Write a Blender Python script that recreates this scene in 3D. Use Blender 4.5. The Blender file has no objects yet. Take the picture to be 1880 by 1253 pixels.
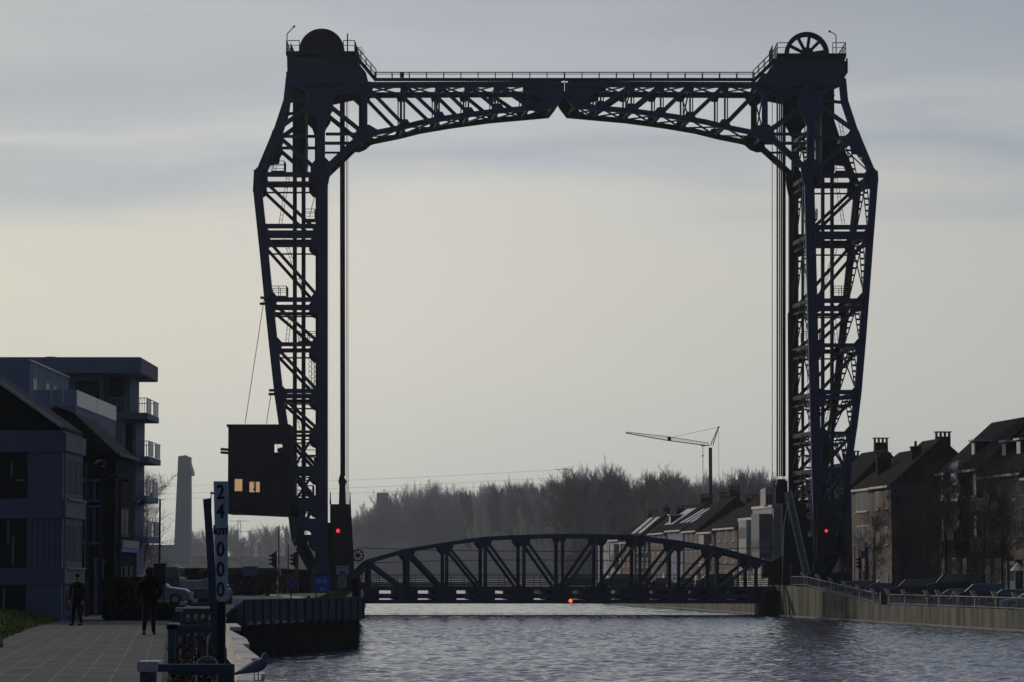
import bpy, bmesh, math, random
from mathutils import Vector, Matrix
random.seed(7)
C = bpy.context.scene.collection
S = bpy.context.scene
# ------------------------------------------------------------------ camera
F = 5700.0                                   # focal length in photo pixels
CAMZ = 4.0
TH = math.atan((1055 - 626.5) / F)
cd = bpy.data.cameras.new('camera'); cam = bpy.data.objects.new('camera', cd); C.objects.link(cam)
cd.sensor_width = 36; cd.lens = F / 1880 * 36; cd.clip_start = 1; cd.clip_end = 30000
cam.location = (0, 0, CAMZ); cam.rotation_euler = (math.pi / 2 + TH, 0, 0)
S.camera = cam
def P(px, py, Y):                            # photo pixel -> point at distance Y
    u = (px - 940) / F; v = (626.5 - py) / F
    dy = math.cos(TH) - v * math.sin(TH); dz = math.sin(TH) + v * math.cos(TH)
    t = Y / dy
    return Vector((u * t, Y, CAMZ + dz * t))
def srgb(r, g, b):
    f = lambda c: (c / 255 / 12.92) if c / 255 <= 0.04045 else ((c / 255 + 0.055) / 1.055) ** 2.4
    return (f(r), f(g), f(b), 1)
# ------------------------------------------------------------------ sky and sun
SUN_AZ = math.radians(58); SUN_EL = math.radians(24)      # to the left of the view direction
w = bpy.data.worlds.new('World'); S.world = w; w.use_nodes = True
nt = w.node_tree; nt.nodes.clear()
def N(t, **k):
    n = nt.nodes.new(t)
    for a, b in k.items(): setattr(n, a, b)
    return n
def lk(a, b): nt.links.new(a, b)
def math_n(op, a, b=None, clamp=False):
    n = N('ShaderNodeMath', operation=op, use_clamp=clamp)
    for i, v in enumerate((a, b)):
        if v is None: continue
        if isinstance(v, (int, float)): n.inputs[i].default_value = v
        else: lk(v, n.inputs[i])
    return n.outputs[0]
tc = N('ShaderNodeTexCoord'); sp = N('ShaderNodeSeparateXYZ'); lk(tc.outputs['Generated'], sp.inputs[0])
sx, sy, sz = sp.outputs
mp = N('ShaderNodeMapping'); lk(tc.outputs['Generated'], mp.inputs[0]); mp.inputs['Scale'].default_value = (5.5, 1.5, 34)
mp.inputs['Rotation'].default_value = (0, math.radians(2.5), 0)
n1 = N('ShaderNodeTexNoise'); n1.inputs['Scale'].default_value = 1.0; n1.inputs['Detail'].default_value = 5; n1.inputs['Roughness'].default_value = .5
lk(mp.outputs[0], n1.inputs['Vector'])
mp2 = N('ShaderNodeMapping'); lk(tc.outputs['Generated'], mp2.inputs[0]); mp2.inputs['Scale'].default_value = (3, 1, 11); mp2.inputs['Location'].default_value = (2.2, 0, .4)
n2 = N('ShaderNodeTexNoise'); n2.inputs['Scale'].default_value = 1.0; n2.inputs['Detail'].default_value = 2
lk(mp2.outputs[0], n2.inputs['Vector'])
wob = math_n('MULTIPLY', math_n('SUBTRACT', n2.outputs[0], .5), .10)
streak = math_n('MULTIPLY', math_n('SUBTRACT', n1.outputs[0], .5), .10)
# streaks fade in towards the upper sky
upf = math_n('MULTIPLY', math_n('SUBTRACT', sz, .05), 9.0, True)
el = math_n('ADD', math_n('ADD', sz, wob), math_n('MULTIPLY', streak, upf))
rp = N('ShaderNodeValToRGB'); lk(math_n('DIVIDE', el, .5), rp.inputs[0])
stops = [(0.0, (205, 206, 200)), (.045, (211, 210, 202)), (.085, (217, 213, 204)), (.112, (214, 211, 204)), (.126, (196, 198, 200)), (.136, (184, 188, 195)), (.149, (200, 202, 202)),
         (.160, (187, 190, 196)), (.19, (175, 178, 187)), (.30, (166, 174, 193)), (.5, (162, 174, 200))]
cr = rp.color_ramp
while len(cr.elements) < len(stops): cr.elements.new(.5)
for e, (p, c) in zip(cr.elements, stops): e.position = p / .5; e.color = srgb(*c)
# brighter and warmer towards the sun on the left, cooler to the right
side = math_n('MULTIPLY', math_n('ADD', sx, .04), 3.8, True)
mx = N('ShaderNodeMix', data_type='RGBA', blend_type='MULTIPLY'); lk(side, mx.inputs[0]); lk(rp.outputs[0], mx.inputs[6]); mx.inputs[7].default_value = (.72, .76, .79, 1)
wmx = N('ShaderNodeMix', data_type='RGBA', blend_type='MULTIPLY'); lk(math_n('MULTIPLY', math_n('SUBTRACT', math_n('MULTIPLY', sx, -1), .02), 6.5, True), wmx.inputs[0])
lk(mx.outputs[2], wmx.inputs[6]); wmx.inputs[7].default_value = (1.04, 1.035, .97, 1)
# the part of the sky behind the camera, away from the low sun, is darker and bluer
back = math_n('MULTIPLY', math_n('SUBTRACT', .72, sy), .95, True)
bmx = N('ShaderNodeMix', data_type='RGBA', blend_type='MULTIPLY'); lk(back, bmx.inputs[0]); lk(wmx.outputs[2], bmx.inputs[6]); bmx.inputs[7].default_value = (.14, .175, .25, 1)
skyt = N('ShaderNodeTexSky', sky_type='NISHITA'); skyt.sun_disc = False; skyt.sun_elevation = SUN_EL; skyt.sun_rotation = -SUN_AZ
skyt.air_density = 1.2; skyt.dust_density = 2.0
sc_ = N('ShaderNodeVectorMath', operation='SCALE'); lk(skyt.outputs[0], sc_.inputs[0]); sc_.inputs['Scale'].default_value = .05
fin = N('ShaderNodeMix', data_type='RGBA'); fin.inputs[0].default_value = .96; lk(sc_.outputs[0], fin.inputs[6]); lk(bmx.outputs[2], fin.inputs[7])
bg = N('ShaderNodeBackground'); lk(fin.outputs[2], bg.inputs[0]); bg.inputs[1].default_value = 1.0
ow = N('ShaderNodeOutputWorld'); lk(bg.outputs[0], ow.inputs[0])
sl = bpy.data.lights.new('sun', 'SUN'); sl.energy = 1.5; sl.angle = math.radians(1.5); sl.color = (1, .9, .76)
sun = bpy.data.objects.new('sun', sl); C.objects.link(sun)
sd = Vector((-math.sin(SUN_AZ) * math.cos(SUN_EL), math.cos(SUN_AZ) * math.cos(SUN_EL), math.sin(SUN_EL)))
sun.rotation_euler = sd.to_track_quat('Z', 'Y').to_euler(); sun.location = (-60, 40, 60)
S.view_settings.view_transform = 'Standard'; S.view_settings.look = 'None'; S.view_settings.exposure = 0; S.view_settings.gamma = 1
S.cycles.volume_bounces = 0
# ------------------------------------------------------------------ materials
def mat(name, c, rough=.7, metal=0.0, c2=None, scale=1.0, bump=0.0, bscale=8.0, emit=None, stretch=(1, 1, 1), spec=.5):
    m = bpy.data.materials.new(name); m.use_nodes = True; t = m.node_tree; b = t.nodes['Principled BSDF']
    b.inputs['Base Color'].default_value = (*c, 1); b.inputs['Roughness'].default_value = rough; b.inputs['Metallic'].default_value = metal
    b.inputs['Specular IOR Level'].default_value = spec
    co = t.nodes.new('ShaderNodeTexCoord'); ma = t.nodes.new('ShaderNodeMapping'); t.links.new(co.outputs['Object'], ma.inputs[0]); ma.inputs['Scale'].default_value = stretch
    no = t.nodes.new('ShaderNodeTexNoise'); no.inputs['Scale'].default_value = scale; no.inputs['Detail'].default_value = 6; t.links.new(ma.outputs[0], no.inputs['Vector'])
    if c2 is None: c2 = tuple(x * .7 for x in c)
    r = t.nodes.new('ShaderNodeValToRGB'); r.color_ramp.elements[0].position = .35; r.color_ramp.elements[1].position = .65
    r.color_ramp.elements[0].color = (*c2, 1); r.color_ramp.elements[1].color = (*c, 1)
    t.links.new(no.outputs[0], r.inputs[0]); t.links.new(r.outputs[0], b.inputs['Base Color'])
    if bump:
        n2 = t.nodes.new('ShaderNodeTexNoise'); n2.inputs['Scale'].default_value = bscale; n2.inputs['Detail'].default_value = 4; t.links.new(ma.outputs[0], n2.inputs['Vector'])
        bp = t.nodes.new('ShaderNodeBump'); bp.inputs['Strength'].default_value = bump; bp.inputs['Distance'].default_value = .1
        t.links.new(n2.outputs[0], bp.inputs['Height']); t.links.new(bp.outputs[0], b.inputs['Normal'])
    if emit:
        b.inputs['Emission Color'].default_value = (*emit[:3], 1); b.inputs['Emission Strength'].default_value = emit[3]
    return m
M = {}
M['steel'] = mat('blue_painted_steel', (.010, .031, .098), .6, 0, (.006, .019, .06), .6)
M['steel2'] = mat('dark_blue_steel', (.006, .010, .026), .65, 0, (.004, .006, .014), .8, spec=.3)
M['dark'] = mat('dark_iron', (.007, .008, .010), .65, spec=.3)
M['rope'] = mat('greased_wire_rope', (.02, .02, .022), .5, .3)
M['galv'] = mat('galvanised_steel', (.30, .31, .33), .4, .6, (.2, .21, .23), 3)
M['concrete'] = mat('stained_concrete', (.125, .115, .085), .9, 0, (.022, .025, .013), .9, .5, 6, stretch=(1, 1, .16))
M['darkwall'] = mat('wet_dark_quay_wall', (.014, .014, .013), .95, 0, (.008, .008, .007), .8, .3, 4, spec=.05)
M['bluewall'] = mat('blue_grey_render', (.17, .20, .27), .85, 0, (.15, .175, .24), .35, .05, 20, spec=.3)
M['bluewall2'] = mat('dark_blue_panel', (.12, .145, .22), .8, 0, (.10, .12, .185), .3, spec=.3)
M['greyp'] = mat('grey_fibre_panel', (.17, .165, .18), .8, 0, (.12, .12, .135), 1.2)
M['blackroof'] = mat('black_roof_tile', (.012, .012, .013), .8, 0, (.008, .008, .009), 3, .5, 12, spec=.2)
M['zinc'] = mat('zinc_verge', (.42, .40, .40), .5, .3)
M['glass'] = mat('dark_window_glass', (.012, .014, .018), .3, 0, spec=.12)
M['rglass'] = mat('matt_dark_glass', (.02, .022, .03), .6, 0, spec=.15)
M['frost'] = mat('frosted_balcony_glass', (.20, .25, .33), .35, 0, (.16, .2, .28), 1)
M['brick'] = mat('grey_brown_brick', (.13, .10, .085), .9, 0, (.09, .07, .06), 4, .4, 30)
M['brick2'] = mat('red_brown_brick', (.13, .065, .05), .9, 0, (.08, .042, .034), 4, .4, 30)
M['brick3'] = mat('dark_and_shaded_brick', (.012, .0105, .010), .95, 0, (.007, .006, .006), 4, .4, 30, spec=.2)  # dark brick, also paints the shade on gables facing the camera
M['whitew'] = mat('pale_render', (.30, .30, .29), .85, 0, (.23, .23, .225), .8)
M['cream'] = mat('cream_render', (.36, .33, .28), .85, 0, (.28, .25, .21), .8)
M['slate'] = mat('slate_roof', (.022, .021, .021), 1, 0, (.011, .011, .011), 2.5, .6, 9, spec=.03)
M['tile'] = mat('brown_pantile', (.036, .025, .021), 1, 0, (.02, .015, .013), 3, .6, 9, spec=.03)
M['white'] = mat('white_paint', (.62, .62, .60), .6, 0, (.5, .5, .48), 2)
M['frame'] = mat('pale_window_frame', (.5, .5, .48), .6)
M['kmboard'] = mat('pale_sign_enamel', (.36, .43, .52), .5, 0, (.31, .37, .46), 3, spec=.3)
M['black'] = mat('black_letter_paint', (.008, .008, .01), .6)
M['blacksign'] = M['black']
M['signblue'] = mat('blue_sign_face', (.03, .11, .42), .5, 0, (.026, .095, .36), 2)
M['signwhite'] = mat('pale_sign_letters', (.62, .68, .72), .5)
M['signred'] = mat('red_sign_ring', (.22, .02, .02), .5)
M['plank'] = mat('weathered_pale_plank', (.62, .57, .50), .85, 0, (.42, .38, .33), 3, .4, 20)
M['bluewood'] = mat('blue_stained_timber', (.04, .06, .10), .8, 0, (.028, .042, .07), 3, .3, 20)
M['bluefence'] = mat('blue_fence_paint', (.025, .035, .075), .8, 0, (.018, .025, .055), 2, spec=.15)
M['fencepanel'] = mat('faded_blue_panel', (.055, .065, .09), .9, 0, (.04, .048, .07), 1.5, spec=.1)
M['wscreen'] = mat('glare_windscreen', (.62, .66, .68), .25, 0, (.40, .44, .46), 3)  # sun glare on the glass painted as a pale base colour
M['asphalt'] = mat('grey_asphalt', (.055, .055, .058), .9, 0, (.045, .045, .047), 1.5, .2, 30, spec=.2)
M['roadlight'] = mat('worn_pale_asphalt', (.10, .10, .10), .9, 0, (.08, .08, .082), .5, spec=.2)
M['soil'] = mat('brown_soil', (.018, .015, .011), .95, 0, (.010, .008, .006), 3, .6, 10)
M['land'] = mat('dull_meadow', (.14, .145, .12), .95, 0, (.03, .036, .022), .2, spec=.1)
M['bark'] = mat('grey_brown_bark', (.055, .048, .042), .9, 0, (.035, .03, .027), 3)
M['bark2'] = mat('pale_bark_twigs', (.10, .085, .07), .9, 0, (.07, .06, .05), 3)
M['redtwig'] = mat('russet_twigs', (.045, .026, .02), .9)
M['leaf'] = mat('dark_hedge_leaf', (.02, .028, .014), .8, 0, (.012, .018, .01), 3, spec=.2)
M['ivy'] = mat('ivy_leaf', (.035, .042, .028), .8, 0, (.025, .03, .02), 1, spec=.2)
M['grass'] = mat('grass_blades', (.12, .15, .03), .9, 0, (.07, .095, .02), 2, spec=.2)
M['mistbark'] = mat('haze_pale_bark', (.34, .33, .32), .9, 0, (.26, .25, .245), 3)  # bark lightened so its colour carries distance haze
M['mistleaf'] = mat('haze_pale_twigs', (.24, .235, .23), .9)  # twig colour lightened, haze painted in
M['orange'] = mat('orange_hoarding', (.22, .06, .02), .7)
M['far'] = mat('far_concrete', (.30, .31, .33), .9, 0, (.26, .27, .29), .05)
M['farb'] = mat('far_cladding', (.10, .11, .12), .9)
M['cloth'] = mat('black_coat_cloth', (.006, .006, .007), .9, spec=.1)
M['jeans'] = mat('dark_jeans', (.012, .014, .022), .9, spec=.1)
M['greyc'] = mat('grey_scarf', (.28, .28, .28), .9)
M['skin'] = mat('skin', (.30, .18, .13), .6)
M['shoe'] = mat('black_shoe', (.008, .008, .008), .6)
M['gull'] = mat('slate_grey_plumage', (.10, .12, .19), .8, 0, (.075, .09, .15), 25, .3, 60)
M['gullw'] = mat('pale_plumage', (.22, .24, .30), .8)
M['gulld'] = mat('dark_brown_plumage', (.02, .022, .035), .8)
M['gullr'] = mat('red_bill_and_legs', (.16, .05, .045), .6)
M['silver'] = mat('silver_car_paint', (.20, .22, .26), .3, .4, (.19, .21, .25), .5)
M['carblack'] = mat('black_car_paint', (.012, .013, .018), .22, 0, (.012, .013, .018), .5)
M['carnavy'] = mat('navy_car_paint', (.015, .02, .045), .25)
M['carwhite'] = mat('white_car_paint', (.5, .5, .52), .3)
M['carblue'] = mat('blue_van_paint', (.035, .06, .12), .3)
M['cargrey'] = mat('grey_car_paint', (.10, .11, .12), .3)
M['shine'] = mat('car_window_glass', (.05, .055, .06), .08, 0, spec=.9)
M['tyre'] = mat('rubber_tyre', (.01, .01, .01), .9)
M['lampglass'] = mat('lamp_glass', (.45, .45, .45), .2)
M['redlight'] = mat('lit_red_lamp', (.8, .02, .03), .4, emit=(1, .03, .055, 1.3))
M['amber'] = mat('lit_amber_lamp', (.9, .3, .05), .4, emit=(1, .17, .015, 1.5))
M['lit'] = mat('lamp_lit_pane', (.5, .35, .2), .4, emit=(.95, .58, .30, .40))
M['curtain'] = mat('red_shop_curtain', (.09, .05, .06), .8)
M['timber'] = mat('tan_timber_post', (.6, .48, .36), .85, 0, (.45, .35, .26), 5)
M['green'] = mat('green_shopfront', (.05, .12, .11), .6)
# ------------------------------------------------------------------ mesh helpers
def wl(o):
    v = Vector((0, 0, 0))
    while o: v += o.location; o = o.parent
    return v
def cam_sc(Y): return F / Y
class MB:
    def __init__(s): s.v = []; s.f = []; s.m = []; s.cur = 0
    def face(s, idx): s.f.append(tuple(idx)); s.m.append(s.cur)
    def add(s, pts): k = len(s.v); s.v += [Vector(p) for p in pts]; return k
    def hexa(s, p):                           # 8 points: bottom ring, top ring
        k = s.add(p)
        for q in ((0, 3, 2, 1), (4, 5, 6, 7), (0, 1, 5, 4), (1, 2, 6, 5), (2, 3, 7, 6), (3, 0, 4, 7)): s.face([k + i for i in q])
        return s
    def box(s, x0, x1, y0, y1, z0, z1):
        return s.hexa([(x0, y0, z0), (x1, y0, z0), (x1, y1, z0), (x0, y1, z0), (x0, y0, z1), (x1, y0, z1), (x1, y1, z1), (x0, y1, z1)])
    def prism(s, pts, d):                     # polygon pushed along vector d
        n = len(pts); d = Vector(d); k = s.add(pts); s.add([Vector(p) + d for p in pts])
        s.face([k + i for i in range(n)]); s.face([k + n + i for i in reversed(range(n))])
        for i in range(n): j = (i + 1) % n; s.face((k + i, k + n + i, k + n + j, k + j))
        return s
    def bar(s, p, q, w, h=None, up=(0, 0, 1)):  # rectangular bar between two points
        p = Vector(p); q = Vector(q); h = h or w; a = (q - p)
        if a.length < 1e-6: return s
        a.normalize(); u = Vector(up)
        if abs(a.dot(u)) > .98: u = Vector((0, 1, 0))
        r = a.cross(u).normalized() * (w / 2); t = r.cross(a).normalized() * (h / 2)
        return s.hexa([p - r - t, p + r - t, p + r + t, p - r + t, q - r - t, q + r - t, q + r + t, q - r + t])
    def cyl(s, p, q, r, r2=None, n=8, caps=True):
        p = Vector(p); q = Vector(q); r2 = r if r2 is None else r2; a = (q - p)
        if a.length < 1e-6: return s
        a.normalize(); u = Vector((0, 0, 1)) if abs(a.z) < .9 else Vector((1, 0, 0))
        x = a.cross(u).normalized(); y = a.cross(x)
        k = len(s.v)
        for c, rr in ((p, r), (q, r2)):
            s.add([c + x * rr * math.cos(2 * math.pi * i / n) + y * rr * math.sin(2 * math.pi * i / n) for i in range(n)])
        for i in range(n): j = (i + 1) % n; s.face((k + i, k + j, k + n + j, k + n + i))
        if caps: s.face([k + i for i in reversed(range(n))]); s.face([k + n + i for i in range(n)])
        return s
    def ball(s, c, r, n=8, sq=(1, 1, 1)):
        c = Vector(c); k = len(s.v); R = n // 2
        s.add([c + Vector((0, 0, r * sq[2]))])
        for i in range(1, R):
            a = math.pi * i / R
            s.add([c + Vector((r * sq[0] * math.sin(a) * math.cos(2 * math.pi * j / n), r * sq[1] * math.sin(a) * math.sin(2 * math.pi * j / n), r * sq[2] * math.cos(a))) for j in range(n)])
        e = s.add([c - Vector((0, 0, r * sq[2]))])
        for j in range(n):
            s.face((k, k + 1 + j, k + 1 + (j + 1) % n))
            for i in range(R - 2): a = k + 1 + i * n; s.face((a + j, a + n + j, a + n + (j + 1) % n, a + (j + 1) % n))
            a = k + 1 + (R - 2) * n; s.face((a + j, e, a + (j + 1) % n))
        return s
    def ring(s, c, r, t, axis='Y', d=.2, n=32, a0=0, a1=2 * math.pi):
        for i in range(n):
            b0 = a0 + (a1 - a0) * i / n; b1 = a0 + (a1 - a0) * (i + 1) / n
            pt = lambda a, rr, o: Vector(c) + Vector((rr * math.cos(a), o, rr * math.sin(a)))
            s.hexa([pt(b0, r, 0), pt(b1, r, 0), pt(b1, r, d), pt(b0, r, d), pt(b0, r - t, 0), pt(b1, r - t, 0), pt(b1, r - t, d), pt(b0, r - t, d)])
        return s
    # in-plane members traced at a distance, with real thickness
    def b2(s, x1, y1, x2, y2, wpx, Y=300.0, dep=.6, off=(0, 0, 0)):
        p = P(x1, y1, Y); q = P(x2, y2, Y); o = Vector(off); a = (q - p); a.normalize()
        r = Vector((-a.z, 0, a.x)) * (wpx / cam_sc(Y) / 2); d = Vector((0, dep, 0))
        pts = [p - r + o, p + r + o, q + r + o, q - r + o]
        return s.prism(pts, d)
    def p2(s, pts, Y=300.0, dep=.6, off=(0, 0, 0)):
        return s.prism([P(x, y, Y) + Vector(off) for x, y in pts], (0, dep, 0))
    def build(s, name, m, parent=None, local=False, smooth=False):
        me = bpy.data.meshes.new(name); o0 = Vector((0, 0, 0)) if (local or not parent) else wl(parent)
        me.from_pydata([v - o0 for v in s.v], [], s.f); ms = m if isinstance(m, (list, tuple)) else [m]
        for q in ms: me.materials.append(M[q] if isinstance(q, str) else q)
        if len(ms) > 1: me.polygons.foreach_set('material_index', s.m)
        bm = bmesh.new(); bm.from_mesh(me); bmesh.ops.recalc_face_normals(bm, faces=bm.faces); bm.to_mesh(me); bm.free()
        if smooth: me.polygons.foreach_set('use_smooth', [True] * len(me.polygons))
        o = bpy.data.objects.new(name, me); C.objects.link(o)
        if parent: o.parent = parent
        return o
def tag(o, label=None, cat=None, group=None, kind=None):
    if label: o['label'] = label
    if cat: o['category'] = cat
    if group: o['group'] = group
    if kind: o['kind'] = kind
    return o
def T(name, label, cat, loc=(0, 0, 0), rz=0, group=None):
    o = bpy.data.objects.new(name, None); C.objects.link(o); o.location = loc; o.rotation_euler = (0, 0, rz); o.empty_display_size = .3
    return tag(o, label, cat, group)
def kids(o): return [c for c in C.objects if c.parent == o]
def copy_tree(o, parent=None, label=None):
    c = o.copy(); C.objects.link(c)
    if parent: c.parent = parent
    if label: c['label'] = label
    for ch in kids(o): copy_tree(ch, c)
    return c
def text_part(txt, size, m, parent, loc, ext=.004, rot=(math.pi / 2, 0, 0), name='lettering', sx=1.0, bold=0.0):
    cu = bpy.data.curves.new('txt', 'FONT'); cu.body = txt; cu.size = size; cu.extrude = ext; cu.align_x = 'CENTER'; cu.align_y = 'CENTER'; cu.offset = bold
    to = bpy.data.objects.new('txt', cu); C.objects.link(to); dg = bpy.context.evaluated_depsgraph_get(); dg.update()
    me = bpy.data.meshes.new_from_object(to.evaluated_get(dg)); C.objects.unlink(to); bpy.data.objects.remove(to)
    me.transform(Matrix.Diagonal((sx, 1, 1, 1))); me.materials.clear(); me.materials.append(M[m])
    o = bpy.data.objects.new(name, me); C.objects.link(o); o.parent = parent; o.location = loc; o.rotation_euler = rot
    return o
def skin_mesh(name, nodes, edges, m, parent=None, sub=2, matfn=None):
    me = bpy.data.meshes.new(name); me.from_pydata([n[0] for n in nodes], edges, []); o = bpy.data.objects.new(name, me); C.objects.link(o)
    o.modifiers.new('s', 'SKIN'); sv = me.skin_vertices[0].data
    for i, n in enumerate(nodes):
        r = n[1]; sv[i].radius = (r, r) if isinstance(r, (int, float)) else r
    sv[0].use_root = True
    ss = o.modifiers.new('u', 'SUBSURF'); ss.levels = sub; ss.render_levels = sub
    dg = bpy.context.evaluated_depsgraph_get(); dg.update(); m2 = bpy.data.meshes.new_from_object(o.evaluated_get(dg)); bpy.data.objects.remove(o)
    ms = m if isinstance(m, (list, tuple)) else [m]
    m2.materials.clear()
    for q in ms: m2.materials.append(M[q])
    for p in m2.polygons:
        p.use_smooth = True
        p.material_index = matfn(p.center) if matfn else 0
    r = bpy.data.objects.new(name, m2); C.objects.link(r)
    if parent: r.parent = parent
    return r
# ================================================================== SETTING
GZ = 2.38
def sheet(name, pts, z, m, kind='structure', thick=None):
    mb = MB()
    k = mb.add([(x, y, z) for x, y in pts]); mb.face([k + i for i in range(len(pts))])
    o = mb.build(name, m); tag(o, kind=kind); return o
# water
def water_mat():
    m = bpy.data.materials.new('rippled_canal_water'); m.use_nodes = True; t = m.node_tree; b = t.nodes['Principled BSDF']
    b.inputs['Base Color'].default_value = (.026, .034, .046, 1); b.inputs['Roughness'].default_value = .08; b.inputs['IOR'].default_value = 1.333
    co = t.nodes.new('ShaderNodeTexCoord'); prev = None
    for sc, dist, st, det in ((2.6, .03, (1, 1.3, 1), 3),):
        ma = t.nodes.new('ShaderNodeMapping'); ma.inputs['Scale'].default_value = st; ma.inputs['Rotation'].default_value = (0, 0, .25); t.links.new(co.outputs['Object'], ma.inputs[0])
        n = t.nodes.new('ShaderNodeTexNoise'); n.inputs['Scale'].default_value = sc; n.inputs['Detail'].default_value = det; n.inputs['Roughness'].default_value = .6; t.links.new(ma.outputs[0], n.inputs['Vector'])
        bp = t.nodes.new('ShaderNodeBump'); bp.inputs['Strength'].default_value = 1; bp.inputs['Distance'].default_value = dist; t.links.new(n.outputs[0], bp.inputs['Height'])
        if prev: t.links.new(prev.outputs[0], bp.inputs['Normal'])
        prev = bp
    t.links.new(prev.outputs[0], b.inputs['Normal'])
    return m
M['water'] = water_mat()
import numpy as np
def water_mesh():
    rs = np.random.RandomState(5); vs = []; fs = []; base = 0
    wav = []
    for i in range(80):
        lam = .42 * (1.6 / .42) ** rs.rand(); th = rs.normal(1.9, .75); k = 2 * np.pi / lam
        wav.append((k * np.cos(th), k * np.sin(th), rs.rand() * 6.283, .0039 * lam))
    def hgt(x, y):
        h = np.zeros_like(x)
        for kx, ky, ph, a in wav: h += a * np.sin(kx * x + ky * y + ph)
        g = .93 + .26 * np.sin(x * .11 + 1.7 * np.sin(y * .021)) * np.sin(y * .045 + x * .03 + 1)   # gusts
        return h * g
    for (x0, x1, y0, y1, st) in ((-12, 38, 108, 210, .14), (-16, 38, 210, 322, .2), (-36, 26, 322, 800, .6)):
        nx = int((x1 - x0) / st) + 1; ny = int((y1 - y0) / st) + 1
        X, Yy = np.meshgrid(np.linspace(x0, x1, nx), np.linspace(y0, y1, ny)); H = hgt(X, Yy)
        vs.append(np.stack([X, Yy, H], -1).reshape(-1, 3)); i = np.arange(nx * ny).reshape(ny, nx)[:-1, :-1].ravel() + base
        fs.append(np.stack([i, i + 1, i + nx + 1, i + nx], -1)); base += nx * ny
    V = np.concatenate(vs); Fq = np.concatenate(fs)
    E = np.array([(-120, 5, -.12), (140, 5, -.12), (140, 1000, -.12), (-120, 1000, -.12)]); Fq = np.concatenate([Fq, np.array([[base, base + 1, base + 2, base + 3]])]); V = np.concatenate([V, E])
    me = bpy.data.meshes.new('water'); me.vertices.add(len(V)); me.vertices.foreach_set('co', V.ravel().astype('f')); me.loops.add(Fq.size); me.loops.foreach_set('vertex_index', Fq.ravel().astype('i'))
    me.polygons.add(len(Fq)); me.polygons.foreach_set('loop_start', np.arange(0, Fq.size, 4).astype('i')); me.polygons.foreach_set('loop_total', np.full(len(Fq), 4).astype('i'))
    me.polygons.foreach_set('use_smooth', np.ones(len(Fq), dtype=bool)); me.update(calc_edges=True); me.validate(); me.materials.append(M['water'])
    o = bpy.data.objects.new('water', me); C.objects.link(o); tag(o, kind='structure')
water_mesh()
# land, left bank
def qx(Y): return -2.9 - .097 * (Y - 33)
Ledge = [(qx(8), 8), (qx(104), 104), (-13.5, 150), (-8.7, 171), (-14.9, 300), (-32, 712), (-40, 900)]
def slab(name, pts, z0, z1, m, kind='structure'):
    mb = MB(); mb.prism([(x, y, z0) for x, y in pts], (0, 0, z1 - z0)); o = mb.build(name, m); tag(o, kind=kind); return o
slab('ground', [(-900, 8)] + Ledge + [(-60, 910), (-900, 910)], -1.5, GZ - .012, 'asphalt')
slab('far_ground', [(-3500, 905), (3500, 905), (3500, 5000), (-3500, 5000)], -1.2, 1.6, 'land')
# paved path with slabs
def path_mat():
    m = bpy.data.materials.new('concrete_slab_paving'); m.use_nodes = True; t = m.node_tree; b = t.nodes['Principled BSDF']
    co = t.nodes.new('ShaderNodeTexCoord'); ma = t.nodes.new('ShaderNodeMapping'); t.links.new(co.outputs['Object'], ma.inputs[0]); ma.inputs['Rotation'].default_value = (0, 0, math.pi / 2 - .109)
    br = t.nodes.new('ShaderNodeTexBrick'); t.links.new(ma.outputs[0], br.inputs['Vector']); br.offset = .5
    br.inputs['Scale'].default_value = 1; br.inputs['Brick Width'].default_value = 1.25; br.inputs['Row Height'].default_value = .46; br.inputs['Mortar Size'].default_value = .013
    br.inputs['Color1'].default_value = (.11, .10, .088, 1); br.inputs['Color2'].default_value = (.078, .071, .063, 1); br.inputs['Mortar'].default_value = (.21, .19, .13, 1)
    no = t.nodes.new('ShaderNodeTexNoise'); no.inputs['Scale'].default_value = .8; no.inputs['Detail'].default_value = 8; t.links.new(co.outputs['Object'], no.inputs['Vector'])
    mx = t.nodes.new('ShaderNodeMix'); mx.data_type = 'RGBA'; mx.blend_type = 'MULTIPLY'; mx.inputs[0].default_value = .7
    rr = t.nodes.new('ShaderNodeValToRGB'); rr.color_ramp.elements[0].position = .3; rr.color_ramp.elements[0].color = (.42, .42, .42, 1); rr.color_ramp.elements[1].position = .7
    t.links.new(no.outputs[0], rr.inputs[0]); t.links.new(br.outputs[0], mx.inputs[6]); t.links.new(rr.outputs[0], mx.inputs[7]); t.links.new(mx.outputs[2], b.inputs['Base Color'])
    b.inputs['Roughness'].default_value = .85; b.inputs['Specular IOR Level'].default_value = .25
    bp = t.nodes.new('ShaderNodeBump'); bp.inputs['Strength'].default_value = .6; bp.inputs['Distance'].default_value = .02; t.links.new(br.outputs['Fac'], bp.inputs['Height']); bp.invert = True
    t.links.new(bp.outputs[0], b.inputs['Normal']); return m
M['paving'] = path_mat()
def px_(Y): return -3.75 - .109 * (Y - 33)
sheet('path', [(px_(20) - 9, 20), (px_(20), 20), (px_(109.5), 109.5), (-17, 109.5), (-15.9, 95), (-13.5, 77), (-12.5, 66)], GZ, 'paving')
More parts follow.
